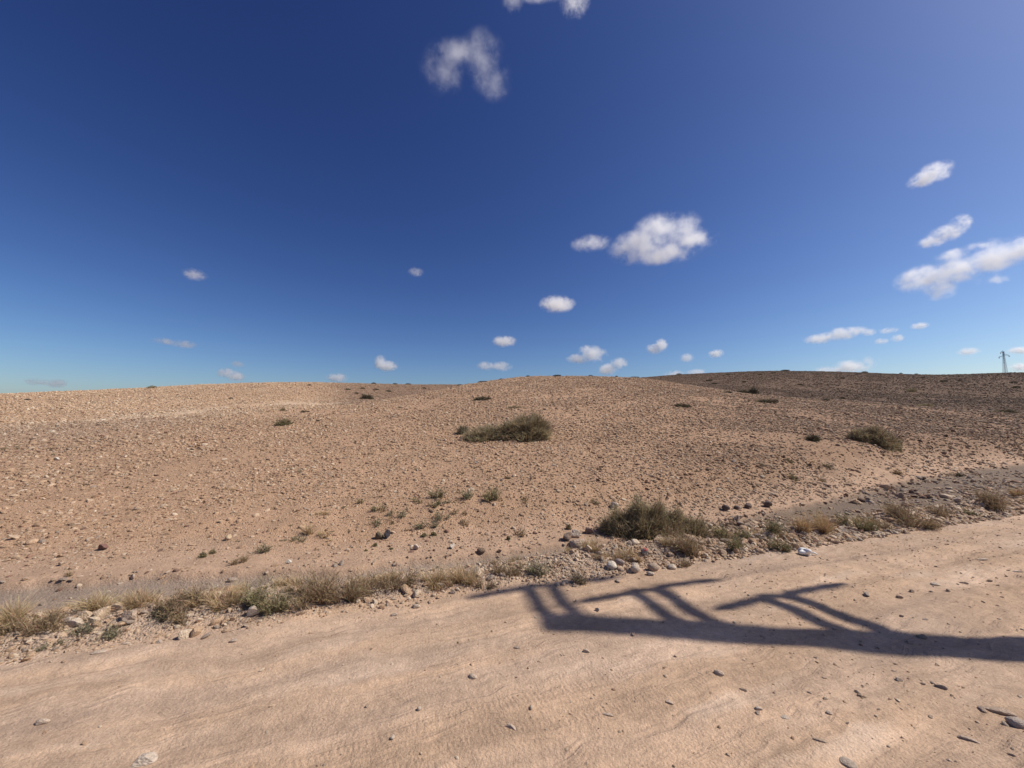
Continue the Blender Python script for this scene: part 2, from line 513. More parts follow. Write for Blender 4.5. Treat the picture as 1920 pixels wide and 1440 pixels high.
# ------------------------------------------------------------------ stones
def stone_material(name, instanced):
    m, nt, bs = new_mat(name)
    L = nt.links
    if instanced:
        tint = N(nt, 'ShaderNodeAttribute', attribute_name='tint', attribute_type='INSTANCER').outputs['Color']
    else:
        tint = N(nt, 'ShaderNodeObjectInfo').outputs['Color']
    tc = N(nt, 'ShaderNodeTexCoord').outputs['Object']
    n1 = N(nt, 'ShaderNodeTexNoise')
    n1.inputs['Scale'].default_value = 2.2
    n1.inputs['Detail'].default_value = 6
    n1.inputs['Roughness'].default_value = 0.7
    L.new(tc, n1.inputs['Vector'])
    h = N(nt, 'ShaderNodeHueSaturation')
    L.new(maprange(nt, n1.outputs['Fac'], 0.3, 0.7, 0.72, 1.22), h.inputs['Value'])
    L.new(tint, h.inputs['Color'])
    # dust of the soil caught on top of the stone
    L.new(h.outputs['Color'], bs.inputs['Base Color'])
    bs.inputs['Roughness'].default_value = 0.88
    bs.inputs['Specular IOR Level'].default_value = 0.2
    n2 = N(nt, 'ShaderNodeTexNoise')
    n2.inputs['Scale'].default_value = 5
    n2.inputs['Detail'].default_value = 5
    L.new(tc, n2.inputs['Vector'])
    b = N(nt, 'ShaderNodeBump')
    b.inputs['Strength'].default_value = 0.5
    b.inputs['Distance'].default_value = 0.15
    L.new(n2.outputs['Fac'], b.inputs['Height'])
    L.new(b.outputs['Normal'], bs.inputs['Normal'])
    return m
STONE_I = stone_material('loose_stone', True)
STONE_O = stone_material('single_stone', False)

def stone_mesh(name, seed, subdiv, cuts, rough, mat):
    """unit stone: a ball trimmed by random planes and roughened"""
    rs = np.random.default_rng(seed)
    bm = bmesh.new()
    bmesh.ops.create_icosphere(bm, subdivisions=subdiv, radius=1.0)
    planes = []
    for _ in range(cuts):
        n = rs.normal(size=3); n /= np.linalg.norm(n)
        planes.append((n, rs.uniform(0.55, 0.85)))
    ph = rs.uniform(0, 6.28, (4, 3)); fq = rs.uniform(1.2, 3.2, (4, 3))
    for v in bm.verts:
        p = np.array(v.co)
        k = 1 + rough * sum(math.sin(fq[i] @ p + ph[i, 0]) for i in range(4)) * 0.5
        p = p * k
        for n, d in planes:
            t = p @ n - d
            if t > 0:
                p = p - n * t * 0.92
        v.co = p
    me = bpy.data.meshes.new(name)
    bm.to_mesh(me); bm.free()
    me.polygons.foreach_set('use_smooth', np.full(len(me.polygons), cuts < 4))
    me.materials.append(mat)
    return me

stone_src = bpy.data.collections.new('stone_shapes')
for k in range(12):
    so = bpy.data.objects.new('stone_shape_%02d' % k, stone_mesh('stone_shape', 100 + k, 2, 6 if k < 8 else 2, 0.22, STONE_I))
    stone_src.objects.link(so)

def scatter_group():
    ng = bpy.data.node_groups.new('scatter_stones', 'GeometryNodeTree')
    ng.interface.new_socket('Geometry', in_out='INPUT', socket_type='NodeSocketGeometry')
    ng.interface.new_socket('Geometry', in_out='OUTPUT', socket_type='NodeSocketGeometry')
    gi = ng.nodes.new('NodeGroupInput'); go = ng.nodes.new('NodeGroupOutput')
    ci = ng.nodes.new('GeometryNodeCollectionInfo')
    ci.inputs['Collection'].default_value = stone_src
    ci.inputs['Separate Children'].default_value = True
    ci.inputs['Reset Children'].default_value = True
    ip = ng.nodes.new('GeometryNodeInstanceOnPoints')
    ip.inputs['Pick Instance'].default_value = True
    def attr(nm, ty):
        n = ng.nodes.new('GeometryNodeInputNamedAttribute')
        n.data_type = ty
        n.inputs['Name'].default_value = nm
        return n.outputs['Attribute']
    L = ng.links
    L.new(gi.outputs[0], ip.inputs['Points'])
    L.new(ci.outputs[0], ip.inputs['Instance'])
    L.new(attr('shape', 'INT'), ip.inputs['Instance Index'])
    L.new(attr('turn', 'FLOAT_VECTOR'), ip.inputs['Rotation'])
    L.new(attr('size', 'FLOAT_VECTOR'), ip.inputs['Scale'])
    L.new(ip.outputs[0], go.inputs[0])
    return ng
SCATTER = scatter_group()

def scatter(name, P, size, turn, tint, label):
    n = len(P)
    me = bpy.data.meshes.new(name)
    me.vertices.add(n)
    me.vertices.foreach_set('co', P.astype(np.float32).ravel())
    a = me.attributes.new('shape', 'INT', 'POINT'); a.data.foreach_set('value', rng.integers(0, 12, n).astype(np.int32))
    a = me.attributes.new('turn', 'FLOAT_VECTOR', 'POINT'); a.data.foreach_set('vector', turn.astype(np.float32).ravel())
    a = me.attributes.new('size', 'FLOAT_VECTOR', 'POINT'); a.data.foreach_set('vector', size.astype(np.float32).ravel())
    a = me.attributes.new('tint', 'FLOAT_COLOR', 'POINT')
    a.data.foreach_set('color', np.concatenate([tint, np.ones((n, 1))], 1).astype(np.float32).ravel())
    o = bpy.data.objects.new(name, me)
    COL.objects.link(o)
    md = o.modifiers.new('scatter', 'NODES'); md.node_group = SCATTER
    o['kind'] = 'stuff'
    o['label'] = label
    return o

def sizes_of(base):
    n = len(base)
    return np.stack([base * rng.uniform(.85, 1.4, n), base * rng.uniform(.7, 1.05, n), base * rng.uniform(.38, .8, n)], 1)
def turns_of(n, tilt=0.35):
    return np.stack([rng.normal(0, tilt, n), rng.normal(0, tilt, n), rng.uniform(0, 6.28, n)], 1)
PALETTE = np.array([[.49, .330, .210], [.55, .395, .268], [.43, .280, .175], [.38, .238, .148], [.30, .172, .112], [.62, .48, .345], [.37, .285, .22], [.23, .142, .098]])
def tints_of(P, w, spread=0.14):
    n = len(P)
    k = rng.choice(len(PALETTE), n, p=np.array(w) / np.sum(w))
    return PALETTE[k] * rng.uniform(1 - spread, 1 + spread, (n, 1))

# stones of the slope
def slope_points():
    out = []
    n_try = 1350000
    az = rng.uniform(R(-59), R(59), n_try)
    # area-uniform thinned with distance
    d = 3.2 * np.exp(rng.uniform(0, 1, n_try) ** 0.52 * math.log(200 / 3.2))
    x, y = np.sin(az) * d, np.cos(az) * d
    # target density per square metre
    pdf_l = np.exp(-0)  # resampled below
    u = (np.log(d / 3.2) / math.log(200 / 3.2))
    # density of the proposal: p(d) dd = (1/0.52) u^(1/0.52-1) du ; du/dd = 1/(d ln)
    p = (1 / 0.52) * np.maximum(u, 1e-4) ** (1 / 0.52 - 1) / (d * math.log(200 / 3.2)) / (d * R(118)) * n_try
    want = np.interp(d, [3, 7, 12, 20, 35, 55, 78, 122, 200], [820, 680, 390, 205, 98, 46, 23, 11, 6])
    want = np.where((d > 118) & (az < .3), 0, want)
    r, s, road, verge, wash, bey = zones(x, y)
    patch = np.clip(0.8 + 1.0 * fbm(x * .45, y * .45, 81, 4), 0.18, 1.6)
    want = want * patch * sstep(-0.02, 1.0, bey + 0.25)
    want *= np.where(bey < 0.0, 0, 1)
    for (u_, v_, ru_) in ((352, 774, 24), (545, 756, 42), (615, 757, 20)):
        qx, qy, _ = hit(u_, v_)
        want *= 1 - .85 * np.exp(-(((x - qx) / (ru_ / FPX * qy)) ** 2 + ((y - qy) / 2.4) ** 2))
    keep = rng.uniform(0, 1, n_try) < want / p
    return x[keep], y[keep], d[keep], az[keep]
sx, sy, sd, saz = slope_points()
base = rng.lognormal(math.log(0.0150), 0.52, len(sx)) * np.interp(sd, [3, 6, 9, 14, 25, 45, 78, 122, 200], [.50, .68, .90, 1.2, 1.7, 2.4, 3.3, 4.6, 6.5])
base = np.clip(base, 0.005, np.interp(sd, [3, 8, 14, 40, 122, 200], [.030, .045, .07, .10, .17, .25]))
sz = height(sx, sy) + base * 0.10
slope_P = np.stack([sx, sy, sz], 1)
slope_T = tints_of(slope_P, [7, 3.5, 6, 2.5, .9, .8, .25, .3])
slope_T = slope_T * np.clip(ground_color(sx, sy) / C_SOIL[None], .3, 1.5) ** 0.85  # stones take on the ground's tone, its painted shade included
slope_S = sizes_of(base)
slope_R = turns_of(len(sx))

# gravel of the verge
def strip(n, r0, r1):
    return rng.uniform(r0, r1, n)
def verge_points(n):
    r = np.concatenate([rng.uniform(-6.5, 14, n // 2), rng.uniform(-4.5, 8, n - n // 2)])
    s = rng.beta(1.6, 1.8, n) * (verge_edge(r) + 0.25) - 0.12
    x, y = rs_xy(r, s)
    dens = np.clip(0.62 + 0.9 * fbm(x * 1.1, y * 1.1, 83, 3) + 0.25 * sstep(0.5, 3, r), 0.06, 1)
    keep = rng.uniform(0, 1, n) < dens
    return x[keep], y[keep], r[keep], s[keep]
vx, vy, vr, vs_ = verge_points(40000)
vb = np.clip(rng.lognormal(math.log(0.0085), 0.55, len(vx)) * np.interp(vr, [-6, 0, 1.2, 3, 14], [0.9, 0.95, 1.4, 1.9, 2.5]), 0.004, 0.05)
verge_P = np.stack([vx, vy, height(vx, vy) + vb * 0.2], 1)
verge_T = tints_of(verge_P, [4, 6, 2, .6, .3, 5, 3, .2])
verge_S, verge_R = sizes_of(vb), turns_of(len(vx), 0.5)

# stones of the wash
n = 9000
wr = np.concatenate([rng.uniform(-8, 16, n // 3), rng.uniform(1.0, 15, n - n // 3)])
wt = rng.uniform(0, 1, n)
ws = verge_edge(wr) + wt * (wash_edge(wr) - verge_edge(wr) + 0.12)
wx, wy = rs_xy(wr, ws)
keep = rng.uniform(0, 1, n) < np.where(wr > 1.0, np.clip(0.30 + 0.8 * fbm(wx, wy, 85, 3), .05, .8), np.where(wt > .8, 0.5, 0.10))
wx, wy, wr = wx[keep], wy[keep], wr[keep]
wb = np.clip(rng.lognormal(math.log(0.014), 0.55, len(wx)) * np.interp(wr, [-6, 1, 4, 14], [0.9, 1.0, 1.3, 1.7]), 0.005, 0.07)
wash_P = np.stack([wx, wy, height(wx, wy) + wb * 0.15], 1)
wash_T = tints_of(wash_P, [2, 3, 1.5, 1, 1, 3, 5, 2])
wash_S, wash_R = sizes_of(wb), turns_of(len(wx), 0.4)

# pebbles of the road
n = 19000
pr = rng.uniform(-6, 15, n); ps = -np.abs(rng.beta(0.9, 1.5, n)) * 4.2 + 0.02
px, py = rs_xy(pr, ps)
keep = (py > 0.9) & (rng.uniform(0, 1, n) < np.clip(0.45 + 0.9 * fbm(px * .9, py * .9, 87, 3) + 0.12 * pr / 3, .08, 1))
px, py = px[keep], py[keep]
pb = np.clip(rng.lognormal(math.log(0.0046), 0.52, len(px)), 0.002, 0.013)
road_P = np.stack([px, py, height(px, py) + pb * 0.15], 1)
road_T = tints_of(road_P, [5, 6, 2, 1.0, .4, 4, 2, .3])
road_S, road_R = sizes_of(pb), turns_of(len(px), 0.3)

# ---- single stones: shapes shared by all
SINGLE = [stone_mesh('stone', 300 + k, 3, 7 if k < 5 else 1, 0.20 if k < 5 else 0.12, STONE_O) for k in range(9)]   # 0-4 angular, 5-8 rounded
def put_stone(name, label, x, y, size, tint, rotz=0.0, shape=None, group=None, tilt=(0, 0), sink=0.25, cat='stone', z=None):
    o = bpy.data.objects.new(name, SINGLE[random.randrange(9) if shape is None else shape])
    COL.objects.link(o)
    zz = hz(x, y) if z is None else z
    o.location = (x, y, zz + size[2] * (1 - 2 * sink))
    o.rotation_euler = (tilt[0], tilt[1], rotz)
    o.scale = size
    o.color = (*tint, 1)
    o['label'] = label
    o['category'] = cat
    if group:
        o['group'] = group
    return o

T_TAN, T_PALE, T_GREY, T_RED, T_CREAM, T_DARK, T_YEL = (.45, .33, .24), (.60, .48, .37), (.38, .34, .31), (.24, .13, .10), (.66, .57, .46), (.13, .10, .085), (.62, .46, .29)
def pstone(u, v, w, label, tint=T_TAN, asp=(0.75, 0.5), shape=None, rot=None, sink=0.25, name='stone', group=None, tilt=(0, 0)):
    """stone whose foot shows at (u, v), w pixels wide (1920 wide picture)"""
    x, y, z = hit(u, v)
    k = math.hypot(1, (u - 960) / FPX)                 # wide-angle stretch off the axis
    a = 0.5 * w / FPX * y / (0.5 + 0.5 * k)
    if v > 1080:                                      # stones of the road are half sunk and dusty
        a *= 0.88
        sink = min(.45, sink + .09)
        k2 = .35 if sum(tint) < .8 else .5
        tint = tuple(k2 * t + (1 - k2) * d for t, d in zip(tint, (.52, .38, .275)))
    put_stone(name, label, x, y, (a, a * asp[0], a * asp[1]), tint, rotz=random.uniform(-.5, .5) if rot is None else rot, shape=shape, sink=sink, group=group, tilt=tilt)

# name-able stones of the road
pstone(78, 1357, 30, 'pale oval cobble alone at the lower left of the dirt road', T_PALE, (.55, .45), 6, .35, .15)
pstone(272, 1428, 60, 'low pale rock lump breaking the road surface at bottom left', T_CREAM, (.7, .35), 1, .3, .45)
pstone(1590, 1432, 34, 'flat grey slab stone at the very bottom of the road', (.40, .345, .28), (.8, .3), 5, -.6, .2)
pstone(1906, 1360, 40, 'smooth dark grey cobble at the right edge of the road', T_GREY, (.8, .62), 7, -.3, .15)
pstone(1872, 1334, 62, 'half buried tan ledge behind the smooth grey cobble', T_TAN, (.45, .28), 2, -.35, .35)
pstone(1842, 1332, 22, 'small dark knob at the end of the half buried ledge', (.28, .22, .18), (.8, .6), 3, 0, .3)
pstone(1818, 1388, 50, 'long thin pale stone sunk in the road below the ledge', T_PALE, (.28, .22), 0, -.6, .35)
pstone(1765, 1290, 24, 'dark wedge shaped stone on the road below the pole shadow', (.17, .14, .125), (.6, .5), 4, -.3, .2)
pstone(1686, 1276, 18, 'pale flat stone just below the wide pole shadow', T_PALE, (.7, .45), 1, -.2, .2)
pstone(1730, 1282, 12, 'small brown stone between the pale flat and dark wedge stones', T_TAN, (.7, .5), 2, 0, .2)
pstone(1422, 1330, 17, 'cream stone lying on the road with a brown chip below', T_CREAM, (.7, .45), 0, .1, .2)
pstone(1421, 1338, 14, 'brown chip lying under the cream stone on the road', (.33, .25, .2), (.7, .4), 3, .1, .25)
pstone(1394, 1294, 16, 'thin brown flake on the road left of centre track', (.30, .22, .17), (.5, .35), 4, -.2, .25)
pstone(1348, 1264, 20, 'rounded pale stone sunk in the road below the shadow', T_PALE, (.8, .6), 6, 0, .35)
pstone(1555, 1338, 14, 'dark bottomed oval pebble on the lower right road', T_PALE, (.7, .5), 5, -.3, .15)
pstone(1548, 1311, 11, 'small pale chip above the dark bottomed oval pebble', T_PALE, (.7, .5), 1, -.1, .2)
pstone(1612, 1305, 12, 'brown sliver of stone right of the pale chip', (.33, .25, .19), (.5, .5), 0, -.3, .2)
pstone(1472, 1345, 18, 'flat cream patch of buried rock on the road', T_CREAM, (.8, .25), 2, -.1, .45)
pstone(1745, 1345, 14, 'half sunk stone on the rough right part of road', T_TAN, (.7, .5), 3, -.3, .3)
pstone(1536, 1388, 26, 'low tan ridge stone above the flat grey slab', T_TAN, (.4, .3), 2, -.4, .4)
pstone(1728, 1196, 20, 'brown stone lying inside the pole shadow', (.30, .21, .16), (.7, .7), 4, 0, .2)
pstone(1706, 1206, 18, 'flat brown stone in pole shadow left of its neighbour', (.30, .21, .16), (.7, .45), 1, 0, .25)
pstone(886, 1270, 18, 'pale lump of rock half sunk in the middle of the road', T_PALE, (.8, .5), 6, 0, .35)
pstone(1099, 1222, 14, 'pale pointed stone sunk in the road below the shadow tip', T_PALE, (.8, .7), 0, 0, .3)
pstone(970, 1214, 16, 'flat tan stone flush with the road left of the pointed one', T_TAN, (.6, .3), 2, 0, .4)
pstone(958, 1364, 30, 'pale slanted rock sliver sunk in the lower middle of road', T_PALE, (.35, .25), 1, -.5, .4)
pstone(786, 1331, 9, 'white pebble with a dark left side on the lower road', T_CREAM, (.9, .9), 7, 0, .1)
pstone(736, 1385, 9, 'white pebble low on the road beneath its twin', T_CREAM, (.9, .9), 8, .5, .1)
pstone(688, 1325, 8, 'brown pebble with pale top beside the white pebbles', T_TAN, (.9, .8), 3, 0, .1)
pstone(1139, 1340, 22, 'thin pale shell of rock flush in the right wheel track', T_PALE, (.35, .25), 2, -.2, .45)
pstone(1254, 1317, 18, 'pale scuffed rock flush with the road above the wheel track', T_PALE, (.6, .3), 0, -.2, .45)
pstone(1187, 1191, 10, 'dark little stone on the lower edge of the pole shadow', (.22, .17, .14), (.9, .7), 3, 0, .15)
pstone(1120, 1145, 9, 'white stone between the first and second arm shadows', T_CREAM, (.9, .9), 4, 0, .1)
pstone(1080, 1128, 7, 'small white stone above the shadow between two arms', T_CREAM, (.8, .7), 1, 0, .1)
pstone(1625, 1117, 16, 'grey faced stone on the road right of the last arm shadow', (.46, .40, .34), (.8, .7), 3, 0, .15)
pstone(1686, 1121, 14, 'dark topped stone in the row of road stones', (.28, .22, .18), (.8, .6), 0, 0, .15)
pstone(1710, 1110, 12, 'brown stone second in the row of road stones', (.28, .2, .16), (.8, .6), 1, 0, .15)
pstone(1745, 1110, 9, 'small dark stone third in the row of road stones', (.22, .17, .14), (.8, .6), 2, 0, .15)
pstone(1778, 1108, 11, 'brown stone fourth in the row of road stones', (.25, .18, .14), (.8, .6), 3, 0, .15)
pstone(1754, 1096, 22, 'flat whitish stone above the row of road stones', T_CREAM, (.6, .35), 5, -.1, .25)
pstone(1808, 1094, 18, 'low tan stone near the right end of road stones', T_TAN, (.5, .4), 4, -.2, .25)
pstone(1855, 1090, 13, 'dark small stone by the right edge above the pole shadow', (.2, .16, .13), (.7, .6), 2, 0, .15)
pstone(1735, 1162, 16, 'thin whitish flake on the road above the pole shadow', T_CREAM, (.4, .3), 1, -.1, .25)
pstone(1690, 1156, 9, 'small dark pebble left of the thin whitish flake', (.2, .16, .13), (.8, .7), 0, 0, .15)
pstone(1842, 1050, 30, 'long low tan streak of rock on the far right road', T_PALE, (.25, .2), 2, .1, .35)
pstone(1908, 1073, 30, 'long whitish rock strip at the right edge of road', T_CREAM, (.25, .2), 0, 0, .35)
pstone(420, 1136, 16, 'angular pale stone lying among the verge grass', T_PALE, (.8, .8), 1)
# name-able stones of the verge
pstone(474, 1154, 26, 'big blocky pale limestone with a deep shadow on the verge', T_CREAM, (.8, .95), 0, .4, .08)
pstone(508, 1139, 18, 'pinkish tan stone right behind the blocky limestone', T_TAN, (.8, .9), 3, 0, .12)
pstone(437, 1203, 16, 'grey stone with a flat top below the blocky limestone', (.42, .36, .31), (.8, .5), 2, .4, .2)
pstone(298, 1205, 16, 'flat grey stone at the road edge under the dry weeds', (.46, .38, .32), (.7, .4), 1, 0, .2)
pstone(186, 1224, 34, 'thin flat pale slab on the left road edge', T_PALE, (.4, .25), 5, .4, .2)
pstone(235, 1208, 18, 'pale flat stone right of the thin flat slab', T_PALE, (.6, .35), 6, .3, .2)
pstone(40, 1236, 12, 'pale chip on the road edge at far left', T_CREAM, (.7, .5), 4, 0, .2)
for (u, v, w, lab) in ((160, 1160, 34, 'yellowish limestone block third in the line of left boulders'), (192, 1153, 40, 'largest yellowish limestone block in the line of left boulders'),
                       (222, 1143, 36, 'yellowish limestone block at the top of the left line'), (140, 1172, 34, 'cream limestone half behind the left green weed'),
                       (128, 1166, 26, 'cream limestone at the lower end of the left line'), (70, 1158, 28, 'yellowish limestone showing through brown weeds'),
                       (6, 1164, 40, 'yellowish limestone at the left edge of the picture'), (243, 1160, 44, 'broad tan limestone slab below the left line')):
    pstone(u, v, w, lab, T_YEL if 'yell' in lab else T_CREAM if 'cream' in lab else T_TAN, (.8, .7), random.randrange(5), .3, .2, 'limestone_rock')
pstone(849, 1112, 15, 'dark topped stone by the road edge below dry bushes', (.2, .16, .14), (.8, .6), 1, 0, .15)
pstone(857, 1107, 10, 'white stone touching the dark topped stone', T_CREAM, (.9, .8), 2, 0, .1)
pstone(780, 1139, 17, 'pale flat stone on the road edge left of the shadows', T_PALE, (.7, .5), 6, .2, .2)
pstone(739, 1154, 15, 'long whitish stone left of the pale flat stone', T_CREAM, (.45, .45), 4, .4, .15)
pstone(1088, 1027, 42, 'large tan boulder half buried in the sandy bank', T_TAN, (.7, .55), 7, 0, .3, 'boulder')
pstone(1080, 1007, 24, 'pale rock perched on the bank above the buried boulder', T_PALE, (.8, .6), 1, 0, .15)
pstone(1063, 1013, 22, 'dark rock left of the pale perched rock', (.24, .17, .13), (.8, .8), 3, 0, .15)
pstone(1104, 1000, 16, 'brown rock behind the pale perched rock', (.27, .18, .14), (.8, .8), 0, 0, .15)
pstone(1147, 1066, 20, 'white cobble on the verge left of the red topped stone', T_CREAM, (.8, .75), 5, 0, .12)
pstone(1161, 1059, 18, 'grey brown cobble touching the white cobble', (.40, .31, .26), (.7, .65), 6, 0, .15)
pstone(1191, 1073, 18, 'pale egg shaped cobble standing on the road edge', T_PALE, (.8, 1.0), 8, .3, .1)
pstone(1225, 1069, 22, 'tan rounded cobble right of the egg shaped one', T_TAN, (.8, .7), 7, 0, .15)
pstone(1219, 1078, 14, 'pale low cobble in front of the tan rounded one', T_PALE, (.8, .5), 6, 0, .2)
pstone(1260, 1066, 17, 'pale tan cobble under the big bush overhang', T_PALE, (.8, .6), 5, 0, .2)
pstone(1159, 1090, 16, 'tan cobble alone on the road in front of the verge', T_TAN, (.8, .55), 3, 0, .2)
pstone(1045, 1098, 9, 'white pebble first of three at the shadow tip', T_CREAM, (.9, .9), 7, 0, .1)
pstone(1056, 1097, 9, 'pale pebble second of three at the shadow tip', T_PALE, (.9, .9), 8, 0, .1)
pstone(1078, 1100, 11, 'tan pebble third of three at the shadow tip', T_TAN, (.9, .7), 1, 0, .1)
pstone(1582, 1000, 30, 'flat tan slab on the right verge below dry stems', T_PALE, (.6, .45), 1, -.2, .15)
pstone(1638, 997, 24, 'blocky tan stone right of the flat verge slab', (.55, .42, .31), (.7, .7), 0, .3, .15)
pstone(1794, 942, 16, 'pale rock with dark side among weeds in the wash', T_PALE, (.9, .9), 2, 0, .15)
# name-able stones of slope and wash
pstone(193, 1030, 20, 'dark red brown rock alone on the lower left slope', T_RED, (.8, .7), 0, 0, .12)
pstone(428, 1012, 12, 'cream yellow stone alone on the left slope', T_YEL, (.9, .9), 5, 0, .08)
pstone(725, 1009, 13, 'black upright stone on the slope near green cushions', (.06, .055, .06), (.9, 1.2), 3, 0, .1)
pstone(710, 1010, 16, 'olive brown rounded stone touching the black one', (.20, .15, .09), (.8, .8), 6, 0, .15)
pstone(902, 1036, 16, 'dark brown cobble at the edge of the silt patch', (.22, .15, .10), (.8, .6), 7, 0, .15)
pstone(847, 1028, 12, 'white stone first in the row above the silt patch', T_CREAM, (.9, .8), 3, 0, .12)
pstone(780, 1030, 12, 'pale stone left of the row above the silt', T_PALE, (.9, .9), 0, 0, .12)
pstone(1152, 952, 14, 'rounded pale boulder on the slope beside the big bush', T_PALE, (.9, .8), 6, 0, .1)
pstone(1128, 993, 9, 'small white stone on the sandy foot of the slope', T_CREAM, (.9, .8), 2, 0, .12)
for i, (u, v, w) in enumerate(((1361, 957, 14), (1382, 955, 11), (1403, 953, 14), (1438, 950, 18))):
    pstone(u, v, w, ('first', 'second', 'third', 'last and largest')[i] + ' dark brown cobble in the row at the wash edge', (.17, .12, .10), (.9, .8), (6, 7, 8, 2)[i], 0, .12)
pstone(541, 1056, 14, 'white flat stone at the upper edge of the left wash', T_CREAM, (.8, .5), 1, 0, .15)
pstone(249, 1085, 14, 'pale upright stone on the cut edge of the wash', T_PALE, (.7, 1.0), 4, 0, .1)
pstone(203, 1110, 13, 'white flake on the silt of the left wash', T_CREAM, (.6, .35), 1, .3, .2)
pstone(121, 1138, 10, 'white flake behind the left dry weeds', T_CREAM, (.5, .35), 2, .3, .2)
pstone(225, 1095, 12, 'cream stone near the cut edge above the silt', T_CREAM, (.7, .5), 3, 0, .2)
pstone(106, 863, 12, 'pale stone alone on the upper left slope', T_CREAM, (.7, .7), 0, 0, .1)
pstone(940, 858 + 44, 7, 'white stone under a brown tuft on the mid slope', T_CREAM, (.8, .8), 0, 0, .1)
pstone(893, 870, 7, 'white stone on the slope below the large bush', T_CREAM, (.8, .8), 1, 0, .1)

# the largest of the loose stones in view become single objects, the rest stays scattered
def px_size(P, b):
    y = np.maximum(P[:, 1], 0.3)
    u = 960 + FPX * P[:, 0] / y
    v = 720 - FPX * ((P[:, 2] - EYE) / y - math.tan(PITCH))
    inside = (u > 5) & (u < 1915) & (v > 690) & (v < 1435) & (P[:, 1] > 0.5)
    return np.where(inside, b / y, 0)
n_named = sum(1 for o in COL.objects if o.get('category') == 'stone')
room = 300 - n_named
all_sets = [
    ['hillside_stones', slope_P, slope_S, slope_R, slope_T, 'loose tan and brown stones strewn over the slope', 'weathered stone lying loose on the tan slope', 'loose stones on the slope'],
    ['verge_gravel', verge_P, verge_S, verge_R, verge_T, 'pale mixed gravel heaped along the road edge', 'coarse piece of gravel in the bank along the road', 'coarse gravel pieces of the verge'],
    ['wash_stones', wash_P, wash_S, wash_R, wash_T, 'grey and pale stones lying in the dry wash', 'weathered stone lying on the grey wash bed', 'loose stones of the wash'],
    ['road_pebbles', road_P, road_S, road_R, road_T, 'small pebbles strewn over the dirt road', 'small loose pebble on the bare dirt road', 'loose pebbles on the road'],
]
MARKS = [(1215, 1008, 'by the large verge bush'), (1512, 1042, 'near the white plastic bag'), (1520, 1000, 'below the tall orange grass'), (1605, 992, 'below the dark green weed'),
         (1710, 984, 'below the wide brown weed'), (1868, 952, 'at the far right end'), (1400, 1030, 'under the low green weeds'), (1088, 1027, 'round the half buried boulder'),
         (1014, 1080, 'by the olive green weed'), (870, 1096, 'by the straw tufts'), (706, 1108, 'by the brown twig bush'), (508, 1140, 'by the upright green weed'), (180, 1165, 'by the yellowish limestone'),
         (720, 1275, 'left of the pole shadow'), (1600, 1300, 'below the pole shadow'), (1800, 1100, 'above the pole shadow'), (200, 1330, 'toward the bottom left'),
         (985, 822, 'near the middle bush'), (1645, 838, 'near the wide olive bush'), (300, 950, 'to the left'), (300, 1080, 'at the left end'), (1750, 920, 'at the right end'), (880, 950, 'among the green tufts')]
MARK_XY = np.array([hit(m[0], m[1])[:2] for m in MARKS])
def loose_label(i, P, S, T):
    d = np.hypot(*(MARK_XY - P[:2]).T)
    where = MARKS[int(np.argmin(d))][2]
    lum, warm = float(np.mean(T)), float(T[0] / max(T[2], .01))
    tone = 'dark' if lum < .17 else 'brown' if lum < .25 else 'grey' if warm < 1.75 else 'pale' if lum > .41 else 'tan'
    shape = 'flat' if S[2] / S[0] < .45 else 'chunky' if S[2] / S[0] > .62 else 'blunt'
    thing = ('stone on the slope', 'gravel piece in the verge bank', 'stone on the wash bed', 'pebble on the dirt road')[i]
    return f'{shape} {tone} {thing} {where}'
score = np.concatenate([px_size(s[1], s[2][:, 0]) for s in all_sets])
owner = np.concatenate([np.full(len(s[1]), i) for i, s in enumerate(all_sets)])
index = np.concatenate([np.arange(len(s[1])) for s in all_sets])
top = np.argsort(-score)[:room]
for i, s in enumerate(all_sets):
    mine = index[top[owner[top] == i]]
    for k in mine:
        put_stone('stone', loose_label(i, s[1][k], s[2][k], s[4][k]), s[1][k, 0], s[1][k, 1], tuple(s[2][k]), tuple(s[4][k]), rotz=s[3][k, 2], group=s[7], tilt=(s[3][k, 0], s[3][k, 1]), sink=0.4, z=s[1][k, 2] )
    keep = np.ones(len(s[1]), bool)
    keep[mine] = False
    scatter(s[0], s[1][keep], s[2][keep], s[3][keep], s[4][keep], s[5])
print('STONES', [len(s[1]) for s in all_sets], 'single', n_named, room)
# ------------------------------------------------------------------ plants
def plant_material(name, transl=0.25):
    m, nt, bs = new_mat(name)
    L = nt.links
    col = N(nt, 'ShaderNodeAttribute', attribute_name='col').outputs['Color']
    L.new(col, bs.inputs['Base Color'])
    bs.inputs['Roughness'].default_value = 0.8
    bs.inputs['Specular IOR Level'].default_value = 0.2
    tr = N(nt, 'ShaderNodeBsdfTranslucent')
    L.new(col, tr.inputs['Color'])
    mx = N(nt, 'ShaderNodeMixShader')
    mx.inputs[0].default_value = transl
    L.new(bs.outputs[0], mx.inputs[1])
    L.new(tr.outputs[0], mx.inputs[2])
    L.new(mx.outputs[0], nt.nodes['Material Output'].inputs['Surface'])
    return m
PLANT = plant_material('plant_tissue')
TWIG = plant_material('dry_twig', 0.0)

def unit(a):
    return a / np.maximum(np.linalg.norm(a, axis=1, keepdims=True), 1e-9)

